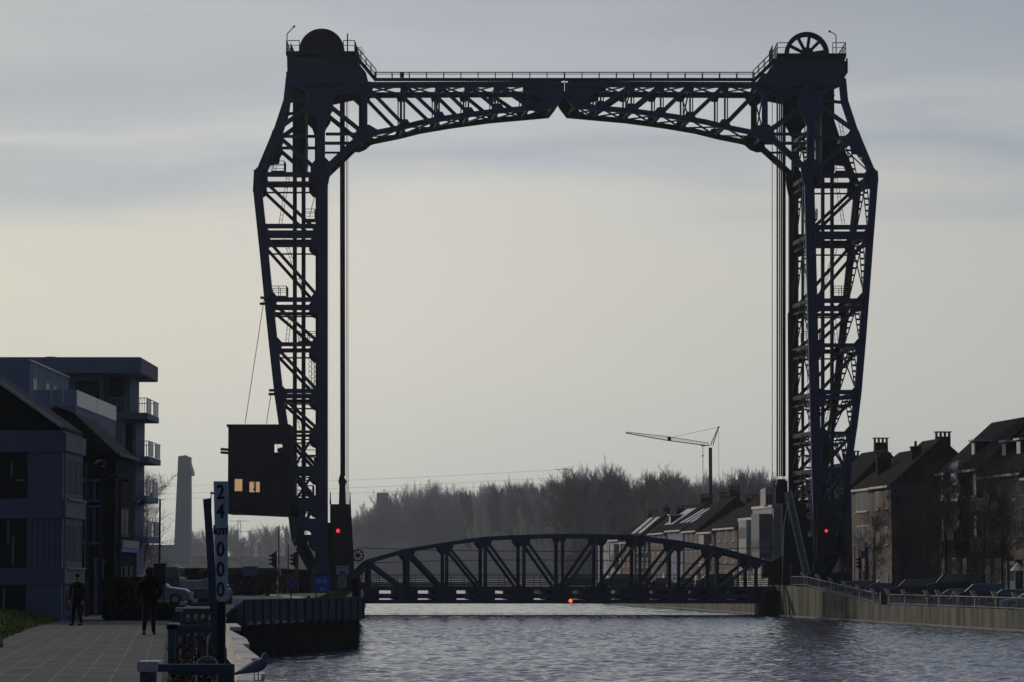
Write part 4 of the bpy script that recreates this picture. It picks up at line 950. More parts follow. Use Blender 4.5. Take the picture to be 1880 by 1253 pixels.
for y0, y1 in ((795, 828), (916, 950), (1044, 1072)):
    mb = MB(); mb.box(xr + .002, xr + .12, Y1 + .02, 114.1, Z(y1, Y1), Z(y0, Y1)); mb.build('fascia', 'greyp', h1)
    mb = MB(); mb.box(-27, xr - .002, Y1 - .05, Y1 - .002, Z(y1 + 2, Y1), Z(y0, Y1)); mb.build('band', 'bluewall2', h1)
for y0, y1 in ((830, 916), (952, 1043), (1074, 1134)):
    mullion_window(h1, xr, 0, Y1 + .5, 113.9, Z(y1, Y1), Z(y0, Y1), 'x', 3, face=1, fm='bluewall2', fw=.22, m='rglass')
    mullion_window(h1, -27, X_at(50, Y1), Y1, 0, Z(y1, Y1), Z(y0, Y1), 'y', 4, fm='dark')
for yy in (916, 1044): mb = MB(); mb.box(xr + .13, xr + .2, Y1 + .4, 113.9, Z(yy, Y1) - .03, Z(yy, Y1) + .03); mb.build('sill', 'whitew', h1)
mb = MB()
for i in range(9): mb.box(X_at(50, Y1) + .12 * 0 + i * .2, X_at(50, Y1) + i * .2 + .012, Y1 - .012, Y1 - .002, Z(1040, Y1), Z(952, Y1))
mb.build('panel_joints', 'dark', h1)
for (px_0, px_1, y0, y1) in ((20, 24, 850, 876), (30, 49, 880, 884), (15, 19, 955, 1000), (24, 28, 985, 1040), (8, 13, 1080, 1130)):
    mb = MB(); mb.box(X_at(px_0, Y1), X_at(px_1, Y1), Y1 - .032, Y1 - .022, Z(y1, Y1), Z(y0, Y1)); mb.build('curtain', 'greyp', h1)
mb = MB(); mb.bar((xr - 2.9, Y1 - .08, GZ), (xr - 2.9, Y1 - .08, ze), .07, .07); mb.build('downpipe', 'dark', h1)
# house 2, dark, behind
Y2 = 128.0; xr2 = X_at(212, Y2)
h2 = T('gabled_house', 'dark brick house with a black hipped gable between the blue house and the balconies', 'house', (xr2 - 4, Y2, GZ))
mb = MB(); mb.box(-26, xr2, Y2, 134.4, GZ - .3, Z(834, Y2)); mb.build('wall', 'brick3', h2)
zr = Z(747, Y2); ze2 = Z(834, Y2); xa = X_at(102, Y2); xb = X_at(135, Y2)
mb = MB(); mb.prism([(xr2 + .12, Y2 - .25, ze2), (xb, Y2 - .25, zr - .25), (xa, Y2 - .25, zr), (X_at(80, Y2), Y2 - .25, zr - .35), (X_at(20, Y2), Y2 - .25, zr - 2.3), (X_at(20, Y2), Y2 - .25, ze2)], (0, 6.8, 0)); mb.build('roof', 'blackroof', h2)
mb = MB(); mb.bar((xr2 + .16, Y2 - .2, ze2), (xr2 + .16, 134.6, ze2), .1, .14); mb.build('gutter', 'bluewall2', h2)
for y0, y1, nv in ((880, 922, 3), (928, 1000, 3)): mullion_window(h2, X_at(149, Y2), X_at(188, Y2), Y2, 0, Z(y1, Y2), Z(y0, Y2), 'y', nv, fm='bluewall2', fw=.09)
mullion_window(h2, xr2, 0, 129.5, 132.5, Z(985, Y2), Z(930, Y2), 'x', 2, face=1, fm='dark', fw=.09)
for x in (180, 190): mb = MB(); mb.cyl((X_at(x, Y2), Y2 - .2, GZ), (X_at(x, Y2), Y2 - .2, Z(1028, Y2)), .09, n=8); mb.build('downpipe', 'greyp', h2)
mb = MB(); mb.box(X_at(176, Y2), X_at(195, Y2), Y2 - .35, Y2 - .05, Z(1032, Y2), Z(1026, Y2)); mb.build('canopy', 'greyp', h2)
mb = MB(); mb.box(xr2 + .02, xr2 + .2, 128.9, 134.7, Z(1007, 130), Z(992, 130)); o = mb.build('shop_sign', 'signblue', h2)
mb = MB(); mb.box(xr2 + .205, xr2 + .22, 129, 134.6, Z(1006, 130), Z(993, 130)); mb.box(xr2 + .03, xr2 + .19, 128.87, 128.895, Z(1006, 130), Z(993, 130)); mb.build('face', 'frost', o)
mb = MB(); mb.box(xr2 + .02, xr2 + .18, 128.9, 134.6, Z(1014, 130), Z(1007.4, 130)); mb.build('lower_band', 'signblue', o)
mb = MB(); mb.box(xr2 - .1, xr2 + .14, 134.41, 134.8, GZ, Z(1015, 134)); mb.build('pier', 'greyp', h2)
for k in range(3): mb = MB(); mb.box(xr2 + .003, xr2 + .05, 129.2 + 1.7 * k, 130.4 + 1.7 * k, GZ + .3, Z(1040, 130)); mb.build('window', 'glass', h2)
# house 3, apartment block with a cantilevered roof
Y3 = 205.0
h3 = T('apartment_block', 'pale blue apartment block with a cantilevered flat roof and corner balconies', 'apartment block', (-30, Y3, GZ))
mb = MB(); xs_ = X_at(256, Y3); mb.box(-60, xs_, Y3, 215, Z(685, Y3), Z(656, Y3)); mb.build('roof_slab', 'bluewall', h3)
mb = MB(); mb.box(xs_ + .002, xs_ + .05, Y3 + .01, 214.9, Z(684, Y3), Z(657, Y3)); mb.build('fascia', 'greyp', h3)
mb = MB(); mb.box(-60, X_at(238, 209), 209, 214, Z(790, 209), Z(686, 209)); mb.box(-60, X_at(190, 209), 207.6, 209, Z(790, 209), Z(688, 209)); mb.build('top_floor_wall', 'bluewall', h3)
mb = MB(); mb.box(-60, X_at(224, 207), 207, 209, GZ, Z(768, 207)); mb.box(-60, X_at(246, 208), 209.002, 214, GZ, Z(770, 208)); mb.build('wall', 'bluewall', h3)
mullion_window(h3, X_at(137, 207.6), X_at(181, 207.6), 207.6, 0, Z(757, 207.6), Z(700, 207.6), 'y', 2, fm='dark', fw=.12)
mullion_window(h3, X_at(199, 209), X_at(226, 209), 209, 0, Z(757, 209), Z(694, 209), 'y', 2, fm='dark', fw=.1)
mullion_window(h3, X_at(226, 209), X_at(243, 209), 209, 0, Z(838, 209), Z(778, 209), 'y', 2, fm='dark', fw=.1)
mb = MB(); mb.cyl((X_at(79, 206), 209, Z(656, 206)), (X_at(79, 206), 209, Z(650, 206)), .4, n=10); mb.build('roof_vent', 'dark', h3)
def balcony(x0, x1, y0, y1, ztop, zslab_t, zslab_b, posts=.16):
    mb = MB(); mb.box(x0, x1, y0, y1, zslab_b, zslab_t); o = mb.build('balcony', 'bluewall', h3)
    r = MB(); hh = ztop
    r.bar((x0, y0 + .06, hh), (x1 - .05, y0 + .06, hh), .06, .05); r.bar((x1 - .06, y0, hh), (x1 - .06, y1, hh), .06, .05); r.bar((x0, y1 - .06, hh), (x1, y1 - .06, hh), .06, .05)
    n = int((x1 - x0) / posts)
    for i in range(n + 1):
        x = x0 + (x1 - x0 - .06) * i / n; r.bar((x, y0 + .06, zslab_t), (x, y0 + .06, hh), .03, .03); r.bar((x, y1 - .06, zslab_t), (x, y1 - .06, hh), .03, .03)
    r.build('railing', 'galv', o)
    g = MB(); m_ = (y0 + y1) / 2; g.box(x1 - .09, x1 - .03, y0 + .1, y0 + (y1 - y0) * .36, zslab_t + .05, hh - .05); g.box(x1 - .09, x1 - .03, y0 + (y1 - y0) * .6, y1 - .1, zslab_t + .05, hh - .05); g.build('glass_panel', 'frost', o)
Yb = 206.8
for rt, st_, sb, x0, x1 in ((731, 758, 769, 198, 270), (810, 838, 849, 243, 274), (882, 910, 921, 243, 270), (957, 985, 996, 243, 273)):
    balcony(X_at(x0, Yb), X_at(x1, Yb), Yb, 213.6, Z(rt, Yb), Z(st_, Yb), Z(sb, Yb))
# penthouse in front with frosted terrace
Yp = 182.0
ph = T('penthouse', 'blue stepped penthouse with clerestory windows and a frosted glass terrace, left of the flat roof', 'building', (-30, Yp, GZ))
mb = MB(); mb.box(-60, X_at(53, Yp), Yp, 198, GZ, Z(661, Yp)); mb.build('wall', 'bluewall', ph)
mb = MB(); mb.bar((X_at(53, Yp), Yp, Z(661.5, Yp)), (X_at(53, Yp), 198, Z(661.5, Yp)), .12, .12); mb.build('roof_edge', 'zinc', ph)
for a, b in ((183, 185), (188, 190), (191, 193), (195, 197)): mullion_window(ph, X_at(53, Yp), 0, a, b, Z(745, Yp), Z(688, Yp), 'x', 1, face=1, fm='whitew', fw=.1)
mb = MB(); mb.box(-60, X_at(138, 178), 178, 196, GZ, Z(745, 178)); mb.build('lower_wall', 'bluewall', ph)
for (x0, x1, y0, y1) in ((X_at(60, 178), X_at(93, 178), 178.0, 178.05), (X_at(94, 178), X_at(115, 178), 178.0, 178.05), (X_at(116, 178), X_at(138, 178), 178.0, 178.05), (X_at(138, 178), X_at(138, 178) + .05, 178.1, 187), (X_at(138, 178), X_at(138, 178) + .05, 187.1, 195.9)):
    mb = MB(); mb.box(x0, x1, y0, y1, Z(745, 178), Z(716, 178)); mb.build('glass_panel', 'frost', ph)
# ------------------------------------------------------------------ street lamps on the left
def lamp(label, x, Y, ztop, arm, group='street lamps on the left bank', base=GZ):
    t = T('street_lamp', label, 'street lamp', (x, Y, base), 0, group)
    mb = MB(); mb.cyl((x, Y, base), (x, Y, ztop), .09, .06, 8); mb.build('pole', 'bluefence', t)
    mb = MB(); mb.cyl((x, Y, ztop - .1), (x + arm * .6, Y, ztop + .05), .035, n=6); mb.build('arm', 'bluefence', t)
    mb = MB(); k = 16; c = Vector((x + arm, Y, ztop)); R = abs(arm) * .5
    prof = [(0.05, .18), (.55, .15), (1, .0), (.7, -.06), (.05, -.08)]
    rings = [mb.add([c + Vector((R * r * math.cos(2 * math.pi * i / k), R * r * math.sin(2 * math.pi * i / k), z)) for i in range(k)]) for r, z in prof]
    for q in range(4):
        for i in range(k): j = (i + 1) % k; mb.face((rings[q] + i, rings[q] + j, rings[q + 1] + j, rings[q + 1] + i))
    mb.build('lamp_head', 'bluefence', t, smooth=True)
    mb = MB(); mb.ball(c + Vector((R * .4, -.1, -.09)), R * .3, 8, (1, 1, .35)); mb.build('lamp_glass', 'lampglass', t)
lamp('street lamp with a broad disc head in the gap after the nearest blue house', X_at(161, 120), 120, Z(852, 120), .52)
lamp('street lamp with pale underside in front of the dark brick house', X_at(187, 127), 127, Z(878, 127), .5)
lamp('small street lamp close to the corner of the dark brick house', X_at(221, 127.2), 127.2, Z(882, 127.2), .3)
lamp('street lamp peeping out below the corner balconies', X_at(243, 140), 140, Z(925, 140), .42)
# mast
mb = MB(); mb.cyl((X_at(294.5, 190), 190, GZ), (X_at(294.5, 190), 190, Z(917, 190)), .06, n=8); tag(mb.build('flag_mast', 'dark'), 'thin dark mast rising over the person in the hooded coat', 'mast')
# dark box sign
t = T('parking_machine', 'dark upright cabinet right of the person in the hooded coat', 'cabinet', (X_at(296, 120), 120, GZ)); a = X_at(284, 120); b = X_at(306, 120)
mb = MB(); mb.box(a, b, 120, 120.3, Z(1075, 120), Z(1035, 120)); mb.build('box', 'dark', t)
for x in (a + .06, b - .12): mb = MB(); mb.box(x, x + .06, 120.1, 120.16, GZ, Z(1075, 120)); mb.build('leg', 'dark', t)
# hedges at the end of the path
bush('hedge', 'low clipped black green hedge closing the end of the path on the left', X_at(196, 112), X_at(252, 112), 111, 114, GZ, Z(1062, 112), 'leaf', 9000, None, .07, 'hedge')
bush('hedge', 'very low dark hedge at the end of the path below the silver car', X_at(245, 112), X_at(330, 112), 111, 113.5, GZ, Z(1108, 112), 'leaf', 6000, None, .06, 'hedge')
# ------------------------------------------------------------------ vehicles
def car(label, loc, rz, L=4.3, W=1.75, H=1.48, paint='silver', kind='hatch', group=None, name='parked_car', cat='car'):
    t = T(name, label, cat, loc, rz, group)
    hb = .95 * H / 1.48; cl = .28
    if kind == 'hatch': prof = [(-L/2, cl), (-L/2, .75), (-L/2 + .08, hb), (L*.17, hb), (L/2 - .35, hb - .14), (L/2 - .03, .66), (L/2, cl)]; cab = [(-L/2 + .12, -L/2 + .55), (L*.22, L*.02)]
    elif kind == 'van': prof = [(-L/2, cl), (-L/2, hb + .1), (L*.30, hb + .1), (L/2 - .1, hb - .08), (L/2, .6), (L/2, cl)]; cab = [(-L/2 + .01, -L/2 + .08), (L*.33, L*.20)]
    else: prof = [(-L/2, cl), (-L/2, .8), (-L/2 + .06, hb + .05), (L*.2, hb + .05), (L/2 - .2, hb - .05), (L/2, .7), (L/2, cl)]; cab = [(-L/2 + .08, -L/2 + .35), (L*.24, L*.08)]
    mb = MB(); mb.prism([(x, -W/2, z) for x, z in prof], (0, W, 0)); body = mb.build('body', paint, t, local=True)
    bv = body.modifiers.new('b', 'BEVEL'); bv.width = .07; bv.segments = 3; bv.limit_method = 'ANGLE'
    zb = hb + (.1 if kind == 'van' else .05 if kind == 'suv' else 0) - .02; wi = W/2 - .06; wt = W/2 - (.24 if kind != 'van' else .12)
    (rb, rt), (fb, ft) = cab
    mb = MB(); mb.hexa([(rb, -wi, zb), (fb, -wi, zb), (fb, wi, zb), (rb, wi, zb), (rt, -wt, H), (ft, -wt, H), (ft, wt, H), (rt, wt, H)]); c_ = mb.build('cabin', paint, t, local=True)
    bv = c_.modifiers.new('b', 'BEVEL'); bv.width = .06; bv.segments = 3
    def lerp3(a, b, t_): return Vector(a).lerp(Vector(b), t_)
    for s in (-1, 1):
        mb = MB(); p = [Vector((rb, s*wi, zb)), Vector((fb, s*wi, zb)), Vector((ft, s*wt, H)), Vector((rt, s*wt, H))]; ctr = sum(p, Vector()) / 4
        q = [lerp3(x, ctr, .16) + Vector((0, s*.012, 0)) for x in p]; k = mb.add(q); mb.face((k, k+1, k+2, k+3)); mb.build('side_window', 'shine', t, local=True)
        for x in (-L*.31, L*.31):
            wh = MB(); wh.cyl((x, s*(W/2 - .2), .32), (x, s*(W/2 + .01), .32), .32, n=18); wo = wh.build('wheel', 'tyre', t, local=True)
            rm = MB(); rm.cyl((x, s*(W/2 - .05), .32), (x, s*(W/2 + .025), .32), .19, n=12); rm.build('rim', 'galv', wo, local=True)
        hl = MB(); hl.box(L/2 - .06, L/2 + .015, s*W*.36 - .14, s*W*.36 + .14, .60, .74); hl.build('headlight', 'lampglass', t, local=True)
        tl = MB(); tl.box(-L/2 - .012, -L/2 + .05, s*W*.40 - .1, s*W*.40 + .1, .66, .85); tl.build('tail_light', 'signred', t, local=True)
        mi = MB(); mi.box(fb - .32, fb - .18, s*(W/2 + .02) - .1, s*(W/2 + .02) + .1, hb + .02, hb + .16); mi.build('mirror', paint, t, local=True)
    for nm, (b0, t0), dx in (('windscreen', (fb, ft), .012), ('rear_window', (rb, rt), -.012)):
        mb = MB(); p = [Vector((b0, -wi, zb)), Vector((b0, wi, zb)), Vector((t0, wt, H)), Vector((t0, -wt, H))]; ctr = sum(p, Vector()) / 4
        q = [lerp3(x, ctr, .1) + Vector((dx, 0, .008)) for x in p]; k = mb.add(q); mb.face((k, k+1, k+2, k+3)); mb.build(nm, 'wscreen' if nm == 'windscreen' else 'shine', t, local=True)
    return t
car('silver hatchback parked side on behind the person in the hooded coat', (X_at(282, 163), 163, GZ), 0, 4.2, 1.75, 1.55, 'silver')
car('dark blue car just showing left of the kilometre board base', (X_at(366, 176), 176, GZ), math.pi * .5 - .1, 4.2, 1.75, 1.3, 'carblack', 'hatch')
car('small pale blue car between the kilometre board and the picket fence', (X_at(397, 172), 172, GZ), math.pi * .5, 4.0, 1.6, 1.38, 'cargrey', 'hatch')
car('dark van with a pale roof behind the silver hatchback', (X_at(312, 200), 200, GZ), math.pi / 2, 4.8, 1.9, 2.1, 'cargrey', 'van', name='parked_van', cat='van')
# ------------------------------------------------------------------ signs and poles on the pier
def pole_sign(name, label, px, Yp_, top, parts, cat='sign', r=.04):
    t = T(name, label, cat, (X_at(px, Yp_), Yp_, GZ)); mb = MB(); mb.cyl((X_at(px, Yp_), Yp_ + .06, GZ), (X_at(px, Yp_), Yp_ + .06, Z(top, Yp_)), r, n=8); mb.build('pole', 'dark', t); return t
t = pole_sign('no_stopping_sign', 'round blue no stopping sign with a red ring and cross on a thin pole', 535.5, 176, 1056, 0); c = P(535.5, 1069.5, 176)
mb = MB(); mb.cyl(c, c + Vector((0, .03, 0)), .40, n=32); mb.build('disc', 'signred', t); mb = MB(); mb.cyl(c + Vector((0, -.004, 0)), c + Vector((0, .01, 0)), .31, n=32); mb.build('face', 'signblue', t)
mb = MB()
for a in (45, 135): d = Vector((math.cos(math.radians(a)), 0, math.sin(math.radians(a)))) * .3; o_ = Vector((0, -.008 - a * .00002, 0)); mb.bar(c - d + o_, c + d + o_, .07, .008, up=(0, 1, 0))
mb.build('cross', 'signred', t)
t = T('radio_channel_sign', 'blue square sign reading VHF 25 on two posts above the fence', 'sign', (X_at(590, 173), 173, GZ)); a = P(575.5, 1089, 173); b = P(606.5, 1058, 173)
mb = MB(); mb.box(a.x, b.x, 173, 173.03, a.z, b.z); mb.build('panel', 'signblue', t); L_ = wl(t)
text_part('VHF', .36, 'signwhite', t, ((a.x + b.x) / 2 - L_.x, -.008, P(0, 1068, 173).z - L_.z), .003, sx=.85); text_part('25', .27, 'signwhite', t, ((a.x + b.x) / 2 - L_.x, -.008, P(0, 1082, 173).z - L_.z), .003)
for px in (581, 601): mb = MB(); mb.box(X_at(px, 173) - .03, X_at(px, 173) + .03, 173.04, 173.1, GZ - .3, Z(1070, 173)); mb.build('post', 'dark', t)
t = T('mooring_sign', 'pale sign with a small boat symbol at the foot of the left tower', 'sign', (X_at(628, 180), 180, GZ)); a = P(617, 1055, 180); b = P(640, 1039, 180)
mb = MB(); mb.box(a.x, b.x, 180, 180.03, a.z, b.z); mb.build('panel', 'kmboard', t)
mb = MB(); c = P(628.5, 1053, 180); mb.prism([c + Vector(v) for v in ((-.2, -.005, .08), (-.14, -.005, 0), (.14, -.005, 0), (.2, -.005, .08))], (0, .004, 0)); mb.box(c.x - .05, c.x + .03, 179.994, 179.998, c.z + .081, c.z + .17); mb.box(c.x - .14, c.x - .1, 179.994, 179.998, c.z + .081, c.z + .13); mb.build('boat_symbol', 'black', t)
mb = MB()
for i in range(6): x = P(619 + 3 * i, 1043, 180); mb.box(x.x, x.x + .05, 179.994, 179.998, x.z - .03, x.z + .03)
mb.build('lettering', 'bluefence', t)
for px in (636,): mb = MB(); mb.box(X_at(px, 180) - .03, X_at(px, 180) + .03, 180.04, 180.1, GZ - .3, Z(1042, 180)); mb.build('post', 'dark', t)
a = P(620.5, 1080, 180); b = P(636.5, 1057, 180); mb = MB(); mb.box(a.x, b.x, 180, 180.03, a.z, b.z); o = mb.build('lower_panel', 'whitew', t); mb = MB(); mb.bar(P(622, 1079, 179.99), P(635, 1059, 179.99), .03, .008, up=(0, 1, 0)); mb.build('diagonal_stroke', 'black', o)
tx = text_part('5.0', .2, 'greyp', t, ((a.x + b.x) / 2 - wl(t).x, -.006, (a.z + b.z) / 2 - wl(t).z), .001)
mb = MB(); c = P(551, 1103, 165); mb.cyl((c.x, 172, GZ), (c.x, 172, GZ + .35), .11, .09, 10); mb.ball((c.x, 172, GZ + .36), .1, 8); tag(mb.build('bollard', 'dark'), 'small black mooring bollard beside the no stopping sign', 'bollard')
def traffic_light(label, px, Yt, top, base=GZ):
    t = T('traffic_light', label, 'traffic light', (X_at(px, Yt), Yt, base)); x = X_at(px, Yt); zt = Z(top, Yt)
    mb = MB(); mb.cyl((x + .1, Yt + .2, base), (x + .1, Yt + .2, zt), .07, n=8); mb.build('pole', 'dark', t)
    mb = MB(); mb.box(x - .1, x + .2, Yt - .1, Yt + .12, zt - 1.2, zt - .1); o = mb.build('housing', 'dark', t)
    for k in range(3): mb = MB(); z0 = zt - .3 - k * .34; mb.prism([(x - .1, Yt - .1, z0 + .1), (x - .4, Yt - .1, z0 + .05), (x - .36, Yt - .1, z0 - .06), (x - .1, Yt - .1, z0 - .1)], (0, .2, 0)); mb.build('visor', 'dark', o)
    return t
traffic_light('dark traffic light with side visors left of the tall thin pole', 503, 262, 1014); traffic_light('dark traffic light beside the left tower foot', 541, 266, 1014)
for px, top, Yq, r, lab in ((512.5, 966, 258, .07, 'tallest thin grey pole left of the tower foot'), (530, 999, 262, .05, 'thin dark pole between the two traffic lights'), (508, 1012, 262, .06, 'short dark pole close to the tall thin pole'), (547, 1008, 268, .1, 'thick dark pole nearest the left tower foot')):
    mb = MB(); mb.cyl((X_at(px, Yq), Yq, GZ), (X_at(px, Yq), Yq, Z(top, Yq)), r, n=8); tag(mb.build('pole', 'greyp' if px < 520 and top < 1000 else 'dark'), lab, 'pole', 'poles at the left tower foot')
t = T('information_board', 'dark information board on one post in front of the bare hedge', 'board', (X_at(461, 235), 235, GZ)); mb = MB(); mb.box(X_at(447, 235), X_at(474, 235), 235, 235.1, Z(1057, 235), Z(1040, 235)); mb.build('panel', 'bluewall2', t); mb = MB(); mb.cyl((X_at(449, 235), 235.15, GZ), (X_at(449, 235), 235.15, Z(1045, 235)), .05, n=6); mb.build('post', 'dark', t)
t = T('site_hoarding', 'dull orange hoarding beside the left tower foot', 'hoarding', (X_at(530, 263), 263, GZ)); mb = MB(); mb.box(X_at(512, 263), X_at(548, 263), 263.2, 263.5, GZ, Z(1056, 263)); mb.build('panel', 'orange', t); mb = MB()
for i in range(5): x = X_at(513 + 8 * i, 263); mb.box(x, x + .1, 263.05, 263.19, GZ, Z(1054, 263))
mb.build('battens', 'dark', t)
t = T('machine_hut', 'low dark brown hut under the left tower leg', 'hut', (X_at(560, 270), 270, GZ)); mb = MB(); mb.box(X_at(517, 270), X_at(572, 270), 270, 275, GZ, Z(1046, 270)); mb.build('wall', 'brick3', t); mb = MB(); mb.hexa([(X_at(515, 270), 269.8, Z(1046, 270)), (X_at(574, 270), 269.8, Z(1050, 270)), (X_at(574, 270), 275.2, Z(1050, 270)), (X_at(515, 270), 275.2, Z(1046, 270)), (X_at(515, 270), 269.8, Z(1044, 270)), (X_at(574, 270), 269.8, Z(1048, 270)), (X_at(574, 270), 275.2, Z(1048, 270)), (X_at(515, 270), 275.2, Z(1044, 270))]); mb.build('roof', 'dark', t)
# bare clipped hedge along the road
t = T('hedge', 'long leafless clipped hedge in front of the misty levee', 'hedge', (X_at(420, 245), 245, GZ)); mb = MB()
for i in range(5200):
    x = random.uniform(X_at(322, 245), X_at(506, 245)); y = 245 + random.uniform(0, 3); z = random.uniform(GZ, 4.35); a = random.uniform(-1.2, 1.2); l = random.uniform(.3, .9); mb.cyl((x, y, z), (x + math.sin(a) * l, y, min(4.5, z + math.cos(a) * l)), .022, .012, 3, False)
mb.build('twigs', 'bark', t); mb = MB(); mb.box(X_at(322, 245), X_at(506, 245), 246, 247.5, 4.38, 4.52)
for i in range(9):
    x = X_at(330 + 20 * i, 245); mb.cyl((x, 246, GZ), (x, 246, 4.4), .08, n=6)
for i in range(30): x = X_at(322 + 6 * i, 245); mb.box(x, x + .5, 245.5, 246.5, GZ, GZ + random.uniform(.4, .75))
mb.build('stems', 'bark', t)
bush('hedge', 'dark evergreen hedge between the dark van and the leaning pile', X_at(318, 240), X_at(385, 240), 239, 243, GZ, 4.4, 'leaf', 5000, None, .12, 'hedge')
for i, px in enumerate((425, 462, 497)):
    mb = MB(); Yq = 238; mb.box(X_at(px - 9, Yq), X_at(px + 9, Yq), Yq, Yq + .6, GZ, GZ + .42); mb.box(X_at(px - 7, Yq), X_at(px + 7, Yq), Yq + .1, Yq + .5, GZ + .42, GZ + .62); tag(mb.build('concrete_block', 'dark'), 'dark road block at the foot of the bare hedge, ' + ('left one', 'middle one', 'right one')[i], 'block', 'road blocks by the hedge')
# ================================================================== RIGHT BANK HOUSES
SN = math.atan2(.124, 1)                       # street heads slightly left of straight away
def facade_x(Y): return 44 - .124 * (Y - 296)
def house(label, Y0, W, depth, gz, eave, ridge, wall='brick', roof='slate', rows=3, cols=2, wm='frame', chim=((.2, .5),), dormer=0, flat=False, bay=None, name='row_house', gut='frame', ww=1.2, wh=1.6, gable_wall=None, door=True, sky=0, balc=None, proud=0.0, pane='glass'):
    """local x = inward from the street, local y = along the street away from the camera"""
    t = T(name, label, 'house', (facade_x(Y0) - proud, Y0, gz), SN, 'houses along the right bank')
    mb = MB(); mb.box(0, depth, 0, W - .02, -1, eave - gz); mb.build('wall', wall, t, local=True)
    e = eave - gz; r = ridge - gz; o = .3
    if not flat:
        mb = MB(); mb.prism([(0.01, .01, e + .003), (depth - .01, .01, e + .003), (depth / 2, .01, r - .06)], (0, W - .05, 0)); mb.build('gable', gable_wall or wall, t, local=True)  # a dark gable_wall puts the shade of the camera-facing gable into its colour
        mb = MB(); th = .2
        for s_ in (0, 1):
            p0 = (-o if s_ == 0 else depth + o); sl_ = (r - e) / (depth / 2); z0 = e - o * sl_
            mb.prism([(p0, -.06, z0), (depth / 2, -.06, r), (depth / 2, -.06, r + th), (p0, -.06, z0 + th)], (0, W + .06, 0))
        ro = mb.build('roof', roof, t, local=True)
        mb = MB(); mb.box(-o - .22, -o + .02, -.1, W - .04, e - o * (r - e) / (depth / 2) + .02, e - o * (r - e) / (depth / 2) + .24); mb.build('gutter', gut, ro, local=True)
        mb = MB()
        for k in range(9):                      # course lines of the covering
            q = k / 9 + .06; mb.bar((-o + (depth / 2 + o) * q, -.07, e - o * (r - e) / (depth / 2) + (r - e + o * (r - e) / (depth / 2)) * q + th + .01), (-o + (depth / 2 + o) * q, W - .1, e - o * (r - e) / (depth / 2) + (r - e + o * (r - e) / (depth / 2)) * q + th + .01), .05, .03)
        mb.build('tile_courses', 'slate', ro, local=True)
        for k in range(sky):
            y = W * (k + .5) / max(1, sky); q0, q1 = .25, .8; sl_ = (r - e) / (depth / 2)
            mb = MB(); mb.prism([(depth / 2 * q0, y - W / sky * .28, e + sl_ * depth / 2 * q0 + th + .05), (depth / 2 * q1, y - W / sky * .28, e + sl_ * depth / 2 * q1 + th + .05), (depth / 2 * q1, y + W / sky * .28, e + sl_ * depth / 2 * q1 + th + .05), (depth / 2 * q0, y + W / sky * .28, e + sl_ * depth / 2 * q0 + th + .05)], (0, 0, .05)); mb.build('roof_window', 'zinc', ro, local=True)
        for (fy, fx) in chim:
            xx = depth / 2 + (fx - .5) * depth; zz_ = r - abs(fx - .5) * 2 * (r - e); y = fy * W
            vv = int(abs(Y0 * 7 + fx * 53)) % 3; cw = (.75, .5, .9)[vv]; mb = MB(); top = zz_ + (1.7, 1.2, 1.45)[vv]; mb.box(xx - cw, xx + cw, y - .4, y + .4, zz_ - 1.3, top)
            if vv == 1:
                mb.box(xx - cw - .08, xx + cw + .08, y - .48, y + .48, top, top + .12); mb.cyl((xx, y, top + .12), (xx, y, top + .7), .16, .13, 8)
            else:
                mb.box(xx - cw - .12, xx + cw + .12, y - .5, y + .5, top + .45, top + .55); nk = 3 + vv // 2
                for k in range(nk + 1): mb.box(xx - cw + .0 + k * (2 * cw - .1) / nk, xx - cw + .1 + k * (2 * cw - .1) / nk, y - .35, y + .35, top, top + .45)
            mb.build('chimney', 'brick3', ro, local=True)
        for k in range(dormer):
            y = W * (k + .5) / dormer; sl_ = (r - e) / (depth / 2); x0 = depth / 2 * .28; zb = e + sl_ * x0
            mb = MB(); mb.box(x0, x0 + 2.2, y - .8, y + .8, zb - .2, zb + 1.5); d_ = mb.build('dormer', 'slate', ro, local=True)
            mb = MB(); mb.box(x0 - .25, x0 + 2.3, y - 1.0, y + 1.0, zb + 1.5, zb + 1.68); mb.box(x0 - .03, x0 - .002, y - .6, y + .6, zb + .25, zb + 1.35); mb.build('dormer_trim', 'frame', d_, local=True)
    else:
        mb = MB(); mb.box(-.15, depth + .1, -.1, W + .04, e + .002, e + .35); mb.build('parapet', gut, t, local=True)
    fl = e / rows
    for i in range(rows):
        for j in range(cols):
            if i == 0 and door and j == 0:
                mb = MB(); mb.box(-.05, -.003, W * .5 / cols - .55, W * .5 / cols + .55, 0, 2.2); mb.build('door', 'white' if cols % 2 else 'green', t, local=True); continue
            yc = W * (j + .5) / cols; zc = fl * i + fl * .36; w_, h_ = ww, min(wh, fl * .6)
            f_ = MB(); f_.box(-.022, -.003, yc - w_/2, yc + w_/2, zc, zc + .09); f_.box(-.022, -.003, yc - w_/2, yc + w_/2, zc + h_ - .09, zc + h_)
            for yy in (yc - w_/2, yc - .04, yc + w_/2 - .08): f_.box(-.020, -.005, yy, yy + .06, zc + .09, zc + h_ - .09)
            wo = f_.build('window', wm, t, local=True)
            g = MB(); g.box(-.014, -.006, yc - w_/2 + .08, yc + w_/2 - .08, zc + .1, zc + h_ - .1); g.build('pane', pane, wo, local=True)
            g = MB(); g.box(-.16, -.003, yc - w_/2 - .12, yc + w_/2 + .12, zc - .14, zc - .002); g.build('sill', 'whitew', wo, local=True)
